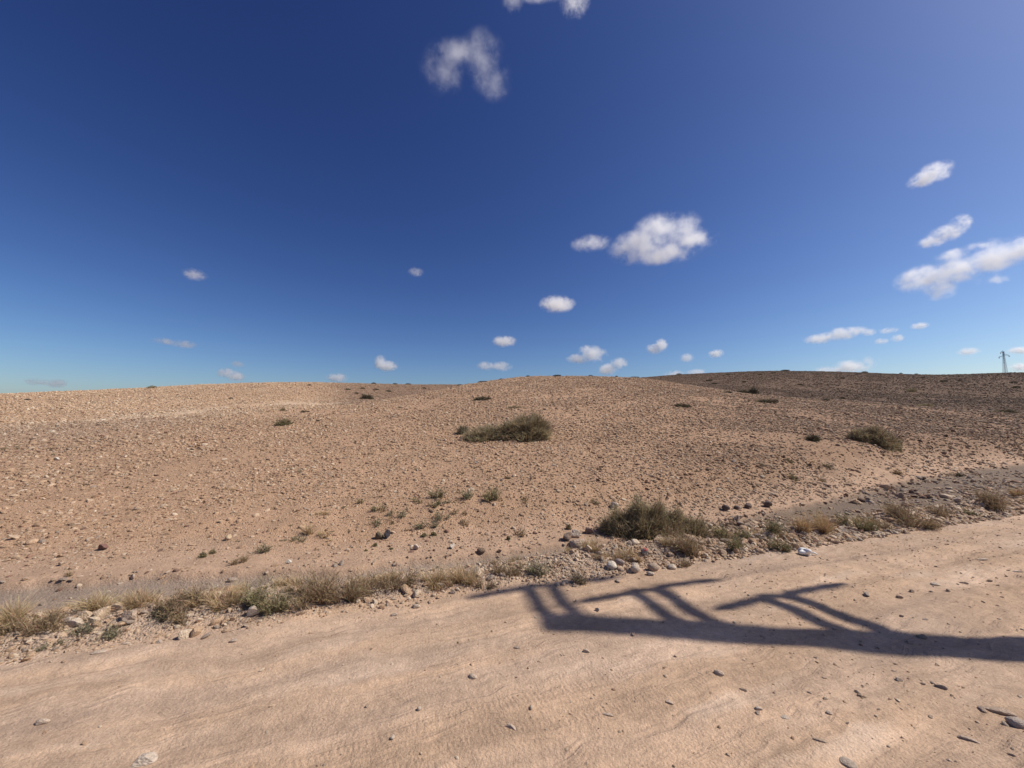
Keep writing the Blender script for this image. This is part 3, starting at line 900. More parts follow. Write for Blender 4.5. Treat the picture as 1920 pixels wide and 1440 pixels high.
def strands(base, dirs, length, width, bend, nseg, c0, c1, rs, vary=0.25):
    """thin tapering blades as (verts, quads, colours); bend pulls the tip along a vector"""
    n = len(base)
    side = unit(np.cross(dirs, rs.normal(size=(n, 3))))
    V, C = [], []
    tone = rs.uniform(1 - vary, 1 + vary, (n, 1))
    hue = rs.normal(0, 0.06, (n, 3))
    for k in range(nseg + 1):
        t = k / nseg
        p = base + dirs * (length * t)[:, None] + bend * (length * t * t)[:, None]
        w = (width * (1 - 0.85 * t))[:, None] * 0.5
        V += [p - side * w, p + side * w]
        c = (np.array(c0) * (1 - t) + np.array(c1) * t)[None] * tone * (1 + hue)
        C += [c, c]
    m = 2 * (nseg + 1)
    V = np.stack(V, 1).reshape(-1, 3)
    C = np.clip(np.stack(C, 1).reshape(-1, 3), 0.005, 0.9)
    q = np.array([[2 * k, 2 * k + 1, 2 * k + 3, 2 * k + 2] for k in range(nseg)])
    Q = (np.arange(n)[:, None, None] * m + q[None]).reshape(-1, 4)
    return V, Q, C

def join(parts):
    Vs, Qs, Cs, o = [], [], [], 0
    for V, Q, C in parts:
        Vs.append(V); Qs.append(Q + o); Cs.append(C); o += len(V)
    return np.concatenate(Vs), np.concatenate(Qs), np.concatenate(Cs)

def arrays_mesh(name, V, Q, C, mat):
    me = bpy.data.meshes.new(name)
    me.vertices.add(len(V))
    me.vertices.foreach_set('co', V.astype(np.float32).ravel())
    me.loops.add(Q.size)
    me.loops.foreach_set('vertex_index', Q.ravel().astype(np.int32))
    me.polygons.add(len(Q))
    me.polygons.foreach_set('loop_start', np.arange(0, Q.size, 4, dtype=np.int32))
    me.update(calc_edges=True)
    a = me.attributes.new('col', 'FLOAT_COLOR', 'POINT')
    a.data.foreach_set('color', np.concatenate([C, np.ones((len(C), 1))], 1).astype(np.float32).ravel())
    me.materials.append(mat)
    return me

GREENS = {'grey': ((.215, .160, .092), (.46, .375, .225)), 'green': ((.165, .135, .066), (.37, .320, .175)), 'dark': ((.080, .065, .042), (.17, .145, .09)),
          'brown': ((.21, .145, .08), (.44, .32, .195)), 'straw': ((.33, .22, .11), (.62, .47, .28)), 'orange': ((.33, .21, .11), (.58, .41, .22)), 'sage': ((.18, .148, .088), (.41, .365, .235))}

def dome_mesh(name, seed, lobes, n, twig, width, tone):
    """foliage of a bush: twigs through a volume of lobes (cx, cy, rx, ry, h), metres"""
    rs = np.random.default_rng(seed)
    parts = []
    tot = sum(l[2] * l[3] * l[4] for l in lobes) ** 1.0
    for (cx, cy, rx, ry, h) in lobes:
        k = max(60, int(n * rx * ry * h / tot))
        d = unit(rs.normal(size=(k, 3)) * np.array([1, 1, 0.9]))
        d[:, 2] = np.abs(d[:, 2]) * 1.05 - 0.04
        lump = 0.80 + 0.42 * fbm(d[:, 0] * 2.6 + seed, d[:, 1] * 2.6 + d[:, 2] * 2.2, seed, 3)
        rad = (rs.uniform(0, 1, k) ** 0.42) * lump
        o = d * rad[:, None] * np.array([rx, ry, h]) * 0.93
        o[:, 2] = np.maximum(o[:, 2], 0.01 * h)
        dr = unit(d * np.array([1.1, 1.1, .9]) + np.array([0, 0, .40]) + rs.normal(0, .62, (k, 3)))
        ln = twig * rs.uniform(.4, 1.2, k) * np.where(rs.uniform(0, 1, k) < .04, 1.7, 1.0)
        o = o - dr * (ln * 0.5)[:, None]
        o[:, 2] = np.maximum(o[:, 2], 0.0)
        o += np.array([cx, cy, 0])
        c0, c1 = GREENS[tone]
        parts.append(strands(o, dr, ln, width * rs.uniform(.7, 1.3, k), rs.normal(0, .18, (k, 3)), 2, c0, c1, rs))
    return arrays_mesh(name, *join(parts), PLANT)

def stems_mesh(name, seed, lobes, n, width, c0=(.10, .075, .05), c1=(.20, .15, .10)):
    rs = np.random.default_rng(seed)
    parts = []
    for (cx, cy, rx, ry, h) in lobes:
        d = unit(np.stack([rs.normal(0, .8, n), rs.normal(0, .8, n), rs.uniform(.35, 1.3, n)], 1))
        o = np.stack([cx + rs.normal(0, rx * .12, n), cy + rs.normal(0, ry * .12, n), np.full(n, -0.02)], 1)
        ln = np.minimum(rx, h) * rs.uniform(.6, 1.0, n) / np.maximum(d[:, 2], .5)
        for _ in range(2):
            parts.append(strands(o, d, ln, width * rs.uniform(.7, 1.3, n), rs.normal(0, .15, (n, 3)), 3, c0, c1, rs))
    return arrays_mesh(name, *join(parts), TWIG)

def tuft_mesh(name, seed, rx, ry, h, n, width, tone, spread=0.55, leafy=0):
    """grass or weed: blades rising from a patch of ground, optionally with small leaves along them"""
    rs = np.random.default_rng(seed)
    a = rs.uniform(0, 6.283, n); q = rs.uniform(0, 1, n) ** 0.6
    # clump centres
    nc = max(2, n // 70)
    ca = rs.uniform(0, 6.283, nc); cq = rs.uniform(0, 1, nc) ** .5 * .75
    ci = rs.integers(0, nc, n)
    bx = (np.cos(ca) * cq)[ci] * rx + np.cos(a) * q * rx * .28
    by = (np.sin(ca) * cq)[ci] * ry + np.sin(a) * q * ry * .28
    base = np.stack([bx, by, np.full(n, -0.008)], 1)
    out = np.stack([bx / rx, by / ry, np.zeros(n)], 1)
    d = unit(np.array([0, 0, 1.0]) + out * spread + np.stack([rs.normal(0, spread * .6, n), rs.normal(0, spread * .6, n), np.zeros(n)], 1))
    env = np.clip(1 - 0.55 * ((bx / rx) ** 2 + (by / ry) ** 2), .3, 1)
    ln = h * env * rs.uniform(.45, 1.15, n)
    bend = np.concatenate([rs.normal(0, .28, (n, 2)), -np.abs(rs.normal(0, .22, (n, 1)))], 1)
    c0, c1 = GREENS[tone]
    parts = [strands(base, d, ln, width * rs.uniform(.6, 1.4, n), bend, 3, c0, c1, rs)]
    if leafy:
        m = n * leafy
        k = rs.integers(0, n, m); t = rs.uniform(.25, 1.0, m)
        o = base[k] + d[k] * (ln[k] * t)[:, None] + bend[k] * (ln[k] * t * t)[:, None]
        dd = unit(d[k] + rs.normal(0, .7, (m, 3)))
        parts.append(strands(o, dd, h * rs.uniform(.06, .17, m), width * rs.uniform(1.0, 2.2, m), rs.normal(0, .2, (m, 3)), 1, c0, c1, rs))
    return arrays_mesh(name, *join(parts), PLANT)

def empty(name, loc, label, cat, group=None):
    o = bpy.data.objects.new(name, None)
    COL.objects.link(o)
    o.location = loc
    o.empty_display_size = 0.1
    o['label'] = label; o['category'] = cat
    if group:
        o['group'] = group
    return o
def part(name, me, parent):
    o = bpy.data.objects.new(name, me)
    COL.objects.link(o)
    o.parent = parent
    return o
def single(name, me, loc, label, cat, group=None, rotz=0, scale=(1, 1, 1)):
    o = bpy.data.objects.new(name, me)
    COL.objects.link(o)
    o.location = loc; o.rotation_euler = (0, 0, rotz); o.scale = scale
    o['label'] = label; o['category'] = cat
    if group:
        o['group'] = group
    return o

def measure(u, v, w, h):
    x, y, z = hit(u, v)
    k = math.hypot(1, (u - 960) / FPX)
    return x, y, z, 0.5 * w / FPX * y / (0.35 + 0.65 * k), h / FPX * y

SEED = [1000]
def nseed():
    SEED[0] += 7
    return SEED[0]

def bush(u, v, lobes_px, label, tone='grey', dens=1.0, name='desert_bush', px_twig=None):
    """lobes_px: (du, dv, w, h) of each lobe around the foot (u, v)"""
    x, y, z = hit(u, v)
    s = y / FPX
    kx = 1 / (0.35 + 0.65 * math.hypot(1, (u - 960) / FPX))
    lobes = []
    for (du, dd, w, h) in lobes_px:
        rx = 0.5 * w * s * kx
        lobes.append((du * s * kx, dd * s, rx, rx * 0.8, h * s))
    area = sum(l[2] * l[4] for l in lobes) / (s * s)
    n = int(min(17000, max(800, area * 1.9)) * dens)
    H = max(l[4] for l in lobes)
    # every lobe follows the slope of the ground
    lift = [hz(x + l[0], y + l[1]) - z for l in lobes]
    root = empty(name, (x, y, z), label, 'bush')
    fo = dome_mesh('foliage', nseed(), lobes, n, H * 0.24, max(0.0045, 1.1 * s), tone)
    co = np.empty(len(fo.vertices) * 3, np.float32); fo.vertices.foreach_get('co', co)
    co = co.reshape(-1, 3)
    gz = height(co[:, 0].astype(float) + x, co[:, 1].astype(float) + y) - z
    co[:, 2] += gz
    fo.vertices.foreach_set('co', co.ravel())
    part('foliage', fo, root)
    part('stems', stems_mesh('stems', nseed(), lobes, 26, max(0.006, 1.0 * s)), root)
    return root

bush(1215, 1008, [(-2, .10, 124, 86), (-48, 0, 90, 60), (38, .05, 100, 72), (85, 0, 80, 52), (-75, -.05, 50, 34)], 'large dense grey green bush on the verge beside the road', 'grey', 1.5)
bush(992, 821, [(0, 0, 112, 56), (-30, .2, 90, 44), (-84, .6, 100, 28)], 'broad dark green bush standing out in the middle of the slope', 'grey', 1.7)
bush(868, 813, [(0, 0, 34, 20)], 'little green bush just off the low end of the middle bush', 'sage', 1.2)
bush(1645, 831, [(0, 0, 104, 36), (-38, .0, 66, 26), (32, .15, 60, 28)], 'wide olive bush on the darker right part of the slope', 'grey', 1.6)
bush(1525, 826, [(0, 0, 36, 15)], 'small dusty bush left of the wide olive bush', 'dark', 1.2)
bush(532, 797, [(0, 0, 50, 15)], 'low green bush on the upper left slope', 'green', 1.2)
bush(1413, 739, [(0, 0, 28, 18), (-18, 1.0, 40, 7)], 'dark upright bush in the dip before the far right hill', 'dark', 1.3)
bush(688, 748, [(0, 0, 34, 11)], 'dark bush in the hollow between the two near hills', 'dark', 1.2)

# low shrubs too far off to show their parts, shapes shared
FAR = [dome_mesh('low_shrub', 500 + k, [(0, 0, 1, .8, .62), (.5, .1, .5, .5, .45), (-.55, -.1, .5, .5, .4)], 1500, .22, .035, t) for k, t in enumerate(('dark', 'grey', 'dark'))]
def far_shrub(u, v, w, h, label, k=0, group=None, depth=None):
    if depth:
        tx, tz = ray(u, v); x, y = float(tx * depth), depth; z = hz(x, y)
    else:
        x, y, z = hit(u, v)
    kx = 1 / (0.35 + 0.65 * math.hypot(1, (u - 960) / FPX))
    rx = 0.5 * w / FPX * y * kx; hh = h / FPX * y / .62
    single('low_shrub', FAR[k % 3], (x, y, z - 0.03), label, 'shrub', group, random.uniform(-.3, .3), (rx, rx * .8, hh))
for i, (u, v, w, h, lab) in enumerate((
    (905, 749, 40, 10, 'low grey shrub high on the slope above the middle bush'),
    (965, 764, 36, 7, 'thin green shrub line directly above the middle bush'),
    (1278, 762, 48, 10, 'low brown shrub on the slope right of the crest'),
    (1437, 754, 56, 10, 'long flat shrub on the slope below the dark upright bush'),
    (1710, 733, 36, 8, 'dark shrub alone on the face of the far right hill'),
    (1580, 747, 18, 6, 'small dark shrub on the edge of the near right slope'),
    (1547, 750, 28, 6, 'faint brown shrub left of the small dark edge shrub'),
    (1735, 760, 56, 6, 'flat brown shrub patch on the right slope edge'),
    (1885, 773, 90, 9, 'long flat shrub belt near the right edge of the slope'),
    (1365, 736, 22, 6, 'small flat shrub left of the dark upright bush'),
    (530, 769, 14, 9, 'small round shrub on the pale left hill scar'),
    (572, 772, 26, 6, 'flat shrub right of the small round shrub'),
    (596, 789, 9, 6, 'tiny shrub right of the low green bush'),
    (8, 842, 24, 8, 'dark low shrub at the left edge of the slope'),
    (360, 843, 15, 7, 'tiny green shrub on the left middle slope'),
    (52, 749, 20, 4, 'flat shrub near the left end of the skyline'),
    (749, 764, 10, 5, 'tiny dark shrub on the flank left of centre'),
    (849, 757, 7, 4, 'dark dot of a shrub on the upper slope'),
    (1535, 823, 18, 6, 'dusty shrub tucked against the small right bush'),
    (285, 727, 26, 7, 'dark round shrub breaking the left skyline'),
)):
    far_shrub(u, v + 1, w, h, lab, i)
for (u, y, w, h, lab) in ((1475, 110, 20, 4, 'skyline shrub on the top of the far right hill'), (1190, 46, 24, 6, 'skyline shrub at the right shoulder of the middle hill'),
                          (1045, 41.5, 18, 5, 'skyline shrub at the very top of the middle hill'), (905, 37.5, 22, 5, 'skyline shrub on the left shoulder of the middle hill')):
    tx = (u - 960) / FPX
    rx = 0.5 * w / FPX * y
    single('low_shrub', FAR[0], (tx * y, y, hz(tx * y, y) - 0.02), lab, 'shrub', None, 0, (rx, rx * .8, h / FPX * y / .62))
for (u, y, w, h) in ((990, 41, 10, 4), (1108, 43, 12, 4), (1157, 44, 7, 4), (940, 39.5, 10, 3), (862, 36, 14, 4), (765, 86, 14, 4), (740, 82, 12, 4), (700, 78, 11, 4), (1275, 112, 14, 4), (1625, 116, 16, 4), (1693, 114, 9, 4), (1722, 112, 10, 3)):
    tx = (u - 960) / FPX
    rx = 0.5 * w / FPX * y
    single('low_shrub', FAR[2], (tx * y, y, hz(tx * y, y) - 0.02), 'tiny dark shrub dotted along the hilltop skyline', 'shrub', 'shrubs along the skyline', 0, (rx, rx * .8, h / FPX * y / .62))
for (u, v, w, h) in ((652, 731, 14, 4), (680, 729, 12, 4), (705, 731, 14, 4), (728, 734, 14, 4), (668, 738, 10, 4), (795, 729, 12, 4), (580, 723, 10, 4)):
    far_shrub(u, v, w, h, 'small dark shrub on the brown slope in the central gap', 2, 'shrubs in the central gap')
for (u, v, w, h) in ((1330, 714, 16, 4), (1395, 717, 12, 4), (1425, 703, 14, 3), (1365, 703, 12, 3), (1450, 700, 16, 3), (1580, 710, 14, 4), (1500, 722, 14, 4), (1770, 716, 20, 5), (1800, 714, 16, 4), (1900, 718, 26, 5), (1730, 709, 14, 4), (1905, 727, 30, 5), (1340, 720, 14, 4)):
    far_shrub(u, v, w, h, 'low dark shrub scattered over the far right hill', 0, 'shrubs on the far right hill')
for (u, v, w, h) in ((280, 747, 7, 4), (333, 742, 8, 4), (358, 748, 8, 3), (433, 748, 11, 5), (434, 758, 6, 3), (108, 766, 8, 4), (455, 753, 6, 3), (386, 781, 8, 4), (105, 800, 12, 5), (255, 822, 14, 6), (185, 830, 16, 6), (220, 807, 14, 5), (95, 845, 12, 6), (160, 910, 26, 8), (240, 915, 20, 8)):
    far_shrub(u, v, w, h, 'tiny brown shrub speck on the left hill', 2, 'shrub specks on the left hill')

# weeds and grasses
def weed(u, v, w, h, tone, label, name=None, dens=1.0, spread=.55, leafy=None, group=None):
    if v > 1050 or tone == 'orange':
        h *= .74 if tone in ('green', 'sage') else .86
    elif v > 915 and u < 1000:
        h *= 1.25; w *= 1.2
    x, y, z, rx, hh = measure(u, v, w, h)
    s = y / FPX
    leafy = {'green': 5, 'sage': 5, 'grey': 4, 'brown': 2, 'dark': 3}.get(tone, 0) if leafy is None else leafy
    n = int(np.clip(w * h * 0.20, 90, 900) * dens / (1 + 0.35 * leafy))
    wd = max(0.0028, 0.75 * s)
    name = name or {'straw': 'dry_grass_tuft', 'orange': 'dry_grass_tuft', 'brown': 'brown_weed'}.get(tone, 'green_weed')
    cat = 'grass' if 'grass' in name else 'weed'
    # flank nearer the viewer lies lower: follow the ground
    def drape(me):
        co = np.empty(len(me.vertices) * 3, np.float32); me.vertices.foreach_get('co', co)
        co = co.reshape(-1, 3)
        co[:, 2] += height(co[:, 0].astype(float) + x, co[:, 1].astype(float) + y) - z
        me.vertices.foreach_set('co', co.ravel())
        return me
    me = drape(tuft_mesh('blades', nseed(), rx, rx * .6, hh * 1.05, n, wd, tone, spread, leafy))
    if leafy or w < 30:
        st = drape(tuft_mesh('stems', nseed(), rx * .9, rx * .5, hh * .95, max(25, n // 5), wd * 1.1, 'brown', spread))
        root = empty(name, (x, y, z), label, cat, group)
        part('leaves' if leafy else 'blades', me, root)
        part('stems', st, root)
    else:
        single(name, me, (x, y, z), label, cat, group)

WEEDS = [
    (30, 1168, 80, 62, 'straw', 'pale dry grass at the left edge above the limestone'),
    (75, 1182, 110, 45, 'brown', 'matted brown weeds around the left limestone rocks'),
    (20, 1190, 70, 34, 'brown', 'brown weed in the bottom left corner of the verge'),
    (188, 1142, 90, 50, 'straw', 'tall pale grass behind the line of yellowish limestone'),
    (262, 1134, 95, 46, 'straw', 'pale grass between the limestone and the grey weed'),
    (322, 1150, 70, 40, 'brown', 'brown twiggy weed below the pale verge grass'),
    (372, 1128, 62, 44, 'brown', 'grey brown twiggy weed left of the bright straw grass'),
    (420, 1132, 66, 52, 'straw', 'bright straw grass left of the dark green weed'),
    (345, 1168, 60, 28, 'brown', 'low dead weed on the road side of the verge'),
    (310, 1160, 50, 30, 'dark', 'dark scrubby weed in front of the pale grass'),
    (145, 1196, 56, 34, 'sage', 'grey green weed in front of the cream limestone'),
    (214, 1190, 56, 34, 'sage', 'grey green weed right of the broad tan slab'),
    (88, 1212, 60, 24, 'sage', 'dusty low weed at the road edge on the left'),
    (508, 1138, 92, 66, 'green', 'upright dark green weed on the left verge'),
    (592, 1132, 90, 66, 'brown', 'tall brown weed right of the dark green one'),
    (648, 1128, 50, 58, 'brown', 'brown grass stalks at the end of the tall weeds'),
    (706, 1106, 80, 46, 'brown', 'wide brown bush of dry twigs casting dark shadow'),
    (752, 1098, 50, 42, 'brown', 'brown twigs right of the wide dry twig bush'),
    (815, 1096, 50, 46, 'straw', 'straw coloured tuft first of two on the sandy verge'),
    (868, 1094, 60, 50, 'straw', 'larger straw coloured tuft with loose stalks'),
    (905, 1103, 34, 34, 'brown', 'thin brown tuft in front of the larger straw tuft'),
    (940, 1072, 70, 34, 'brown', 'low reddish brown weed above the gravel bank'),
    (918, 1058, 26, 20, 'straw', 'small yellow tuft on the edge of the silt'),
    (1014, 1076, 56, 40, 'sage', 'olive green weed on the gravel bank'),
    (1078, 1092, 42, 30, 'grey', 'dark little weed at the road edge near the shadow tip'),
    (975, 1004, 20, 16, 'brown', 'small brown tuft on the sandy foot of the slope'),
    (1192, 1052, 26, 32, 'orange', 'orange dry tuft left of the red topped stone'),
    (1172, 1050, 30, 16, 'brown', 'low brown scrub at the foot of the orange tuft'),
    (1258, 1026, 36, 30, 'straw', 'yellow grass poking from under the large bush'),
    (1292, 1040, 60, 50, 'brown', 'brownish weed at the right foot of the large bush'),
    (1275, 1062, 44, 22, 'brown', 'reddish dry weed on the gravel below the large bush'),
    (1368, 1012, 84, 28, 'green', 'low green weed right of the large bush'),
    (1385, 1034, 48, 36, 'green', 'green weed hanging over the gravel bank'),
    (1448, 1006, 70, 34, 'green', 'green weed left of the tall orange grass'),
    (1455, 1032, 58, 30, 'green', 'loose green weed above the white plastic bag'),
    (1498, 1000, 46, 52, 'orange', 'tall orange grass first clump on the right verge'),
    (1538, 998, 52, 54, 'orange', 'tall orange grass second clump leaning right'),
    (1605, 990, 86, 34, 'green', 'dark green weed right of the tall orange grass'),
    (1650, 985, 50, 26, 'brown', 'low brown weed between the green and wide brown ones'),
    (1712, 982, 100, 42, 'brown', 'wide brown weed above the pale stick'),
    (1762, 966, 60, 30, 'brown', 'brown weed left of the pale rock in the wash'),
    (1815, 966, 44, 18, 'green', 'small green weed on the right gravel bank'),
    (1868, 950, 100, 38, 'brown', 'wide brown weed at the right end of the verge'),
    (1912, 932, 50, 32, 'orange', 'orange grass at the right edge of the picture'),
    (1480, 866, 26, 9, 'green', 'small green plant on the right slope'),
    (1475, 896, 40, 14, 'green', 'faint green plant below the small green slope plant'),
    (1422, 872, 22, 9, 'grey', 'dull plant left of the small green slope plant'),
    (1552, 875, 22, 9, 'grey', 'dull plant right of the small green slope plant'),
    (1540, 902, 24, 10, 'brown', 'brown plant above the sandy strip on the right'),
    (1690, 890, 40, 14, 'brown', 'brown scrub at the end of the sandy strip'),
    (1785, 893, 36, 14, 'dark', 'dark scrub above the grey wash on the right'),
    (445, 1055, 44, 24, 'brown', 'spiky brown plant on the lower left slope'),
    (127, 1079, 34, 16, 'brown', 'brown tuft near the left end of the wash'),
    (492, 1034, 26, 20, 'sage', 'grey tuft right of the spiky brown plant'),
    (575, 1002, 24, 20, 'straw', 'yellowish tuft on the left slope beside its twin'),
    (616, 1004, 30, 18, 'straw', 'second yellowish tuft on the left slope'),
    (560, 1015, 30, 14, 'sage', 'grey green tuft below the yellowish tufts'),
    (604, 968, 50, 10, 'straw', 'long low yellow tuft on the left slope'),
    (826, 932, 36, 18, 'green', 'green tuft leftmost of the bright upper three'),
    (874, 936, 36, 18, 'sage', 'pale green tuft in the middle of the upper three'),
    (926, 940, 42, 22, 'green', 'largest green tuft on the mid slope'),
    (712, 960, 32, 14, 'green', 'green tuft at the left end of the cluster'),
    (742, 970, 34, 16, 'sage', 'yellow green tuft second from the left of the cluster'),
    (812, 948, 30, 14, 'green', 'small green tuft below the leftmost of the upper three'),
    (824, 974, 26, 18, 'sage', 'yellow green upright tuft in the cluster centre'),
    (802, 990, 36, 18, 'sage', 'yellow green tuft lowest in the cluster'),
    (675, 943, 20, 10, 'green', 'little green tuft above the left cluster end'),
    (784, 942, 22, 10, 'green', 'little green tuft left of the upper three'),
    (838, 946, 24, 10, 'sage', 'little pale tuft between the upper tufts'),
    (862, 962, 28, 12, 'brown', 'dry tuft right of the cluster centre'),
    (870, 982, 24, 12, 'brown', 'dry tuft below right of the cluster'),
    (703, 985, 24, 14, 'sage', 'faint tuft at the lower left of the cluster'),
    (985, 940, 24, 10, 'brown', 'dry tuft right of the largest green tuft'),
    (952, 898, 15, 9, 'brown', 'brown tuft on the slope with a white stone'),
    (915, 886, 14, 6, 'brown', 'little brown tuft above the tuft with white stone'),
    (1110, 942, 26, 12, 'grey', 'faint grey tuft left of the large bush'),
]
for (u, v, w, h, tone, lab) in WEEDS:
    weed(u, v, w, h, tone, lab, dens=1.0, spread=.35 if tone in ('orange', 'green') else .6)

VERGE_TUFT = [tuft_mesh('verge_tuft', 950 + k, 1, .7, .85, 240, .028, t, .6, 0) for k, t in enumerate(('straw', 'brown', 'straw'))]
rs3 = np.random.default_rng(12)
for k in range(46):
    r = rs3.uniform(-6.2, 0.9) if k < 36 else rs3.uniform(2.2, 9.0)
    sv = rs3.uniform(.22, .95) * float(verge_edge(r))
    x, y = rs_xy(r, sv)
    q = int(rs3.integers(0, 3))
    sz = rs3.uniform(.08, .17) * (1.0 if r < 2 else 1.3)
    near = int(np.argmin(np.hypot(*(MARK_XY[:13] - np.array([x, y])).T)))
    single('verge_tuft', VERGE_TUFT[q], (x, y, hz(x, y)), ('straw', 'brown', 'straw')[q] + ' coloured short dry tuft of the verge, ' + MARKS[near][2], 'grass', 'short dry tufts of the verge', rs3.uniform(0, 6), (sz, sz, sz * rs3.uniform(.6, 1.0)))

# dry little tufts strewn over the slope, shapes shared
TUFT = [tuft_mesh('slope_tuft', 900 + k, 1, .8, .8, 130, .045, t, .8, 2) for k, t in enumerate(('brown', 'sage', 'brown', 'straw'))]
TUFT_MARKS = [(985, 822, 'below the middle bush'), (1645, 838, 'around the wide olive bush'), (193, 1030, 'around the dark red brown rock'), (428, 1012, 'around the cream yellow stone'), (445, 1055, 'by the spiky brown plant'),
              (595, 1000, 'by the yellowish tufts'), (725, 1009, 'by the black stone'), (712, 960, 'left of the green tuft cluster'), (926, 940, 'by the largest green tuft'), (802, 990, 'below the green tuft cluster'),
              (1152, 952, 'by the rounded pale boulder'), (1400, 953, 'above the row of dark cobbles'), (1478, 880, 'by the small green right plants'), (1690, 890, 'by the sandy strip'), (160, 910, 'at the far left'), (400, 900, 'on the left middle part'), (640, 890, 'left of the middle bush'), (1200, 870, 'right of the middle bush')]
TUFT_XY = np.array([hit(m[0], m[1])[:2] for m in TUFT_MARKS])
rs2 = np.random.default_rng(5)
placed = 0
while placed < 90:
    u, v = rs2.uniform(20, 1900), rs2.uniform(830, 1040)
    x, y, z = hit(u, v)
    if float(zones(np.array([x]), np.array([y]))[5][0]) < 0.3 or rs2.uniform() > 0.35 + 0.9 * float(fbm(np.array([x * .4]), np.array([y * .4]), 91, 2)[0]) + 0.3 * math.exp(-((u - 780) / 260) ** 2):
        continue
    k = int(rs2.integers(0, 4))
    sz = rs2.uniform(8, 15) / FPX * y * .5
    near = int(np.argmin(np.hypot(*(TUFT_XY - np.array([x, y])).T)))
    single('slope_tuft', TUFT[k], (x, y, z), ('tiny dry brown tuft on the slope ', 'tiny grey green tuft on the slope ', 'tiny dry brown tuft on the slope ', 'tiny straw tuft on the slope ')[k] + TUFT_MARKS[near][2], 'tuft', 'tiny tufts of the slope', rs2.uniform(0, 6), (sz, sz, sz * .8))
    placed += 1

# round cushion plants
for (u, v, w, h, lab) in ((380, 1045, 22, 14, 'rounded green cushion plant on the lower left slope'), (398, 1038, 18, 10, 'flatter cushion plant touching the rounded one'),
                          (795, 1006, 16, 9, 'green cushion plant left of its twin above the silt'), (813, 1004, 14, 10, 'green cushion plant right of its twin above the silt'),
                          (703, 1024, 13, 8, 'bright green cushion plant below the black stone'), (953, 1012, 10, 9, 'dark green cushion plant by the sandy foot'),
                          (1066, 992, 13, 12, 'dark ball shaped plant left of the perched rocks'), (686, 1033, 9, 5, 'smallest cushion plant left of the bright green one'), (733, 1030, 11, 5, 'flat cushion plant right of the bright green one')):
    x, y, z, rx, hh = measure(u, v, w, h)
    me = dome_mesh('cushion_plant', nseed(), [(0, 0, rx, rx * .85, hh)], 900, hh * .22, max(.003, .8 * y / FPX), 'green' if 'green' in lab else 'grey')
    single('cushion_plant', me, (x, y, z - .005), lab, 'plant')

# ------------------------------------------------------------------ litter and odds
def tube_mesh(name, pts, radii, mat, sides=7):
    bm = bmesh.new()
    rings = []
    pts = [Vector(p) for p in pts]
    for i, p in enumerate(pts):
        t = (pts[min(i + 1, len(pts) - 1)] - pts[max(i - 1, 0)]).normalized()
        a = t.orthogonal().normalized(); b = t.cross(a)
        rings.append([bm.verts.new(p + (a * math.cos(6.2832 * k / sides) + b * math.sin(6.2832 * k / sides)) * radii[i]) for k in range(sides)])
    for i in range(len(rings) - 1):
        for k in range(sides):
            bm.faces.new((rings[i][k], rings[i][(k + 1) % sides], rings[i + 1][(k + 1) % sides], rings[i + 1][k]))
    bm.faces.new(rings[0][::-1]); bm.faces.new(rings[-1])
    me = bpy.data.meshes.new(name)
    bmesh.ops.recalc_face_normals(bm, faces=bm.faces[:])
    bm.to_mesh(me); bm.free()
    for p in me.polygons:
        p.use_smooth = True
    me.materials.append(mat)
    return me

def plain_mat(name, color, rough=.7, metal=0.0, scale=12.0, var=.25, bump=.2):
    m, nt, bs = new_mat(name)
    tc = N(nt, 'ShaderNodeTexCoord').outputs['Object']
    n1 = N(nt, 'ShaderNodeTexNoise')
    n1.inputs['Scale'].default_value = scale
    n1.inputs['Detail'].default_value = 5
    nt.links.new(tc, n1.inputs['Vector'])
    h = N(nt, 'ShaderNodeHueSaturation')
    h.inputs['Color'].default_value = (*color, 1)
    nt.links.new(maprange(nt, n1.outputs['Fac'], .3, .7, 1 - var, 1 + var), h.inputs['Value'])
    nt.links.new(h.outputs['Color'], bs.inputs['Base Color'])
    bs.inputs['Roughness'].default_value = rough
    bs.inputs['Metallic'].default_value = metal
    b = N(nt, 'ShaderNodeBump'); b.inputs['Strength'].default_value = bump; b.inputs['Distance'].default_value = .01
    nt.links.new(n1.outputs['Fac'], b.inputs['Height']); nt.links.new(b.outputs['Normal'], bs.inputs['Normal'])
    return m

WOOD = plain_mat('bleached_wood', (.52, .44, .35), .85, 0, 40)
def stick(u0, v0, u1, v1, thick, label, rise=.02):
    a, b = Vector(hit(u0, v0)), Vector(hit(u1, v1))
    pts, rad = [], []
    for k in range(9):
        t = k / 8
        p = a.lerp(b, t)
        p.z = hz(p.x, p.y) + thick + rise * math.sin(math.pi * t) + .006 * math.sin(7 * t)
        p.y += .02 * math.sin(4.5 * t)
        pts.append(p - a); rad.append(thick * (1 - .55 * t))
    single('dry_stick', tube_mesh('dry_stick', pts, rad, WOOD), a, label, 'stick')
stick(1708, 982, 1684, 986, .010, 'bleached stick lying below the wide brown weed')
stick(1560, 996, 1600, 990, .007, 'crooked pale twig under the dark green weed', .03)
stick(1655, 968, 1640, 982, .007, 'pale broken twig standing between brown weeds', .03)
stick(150, 1130, 166, 1152, .006, 'bare forked twig before the line of limestone', .05)

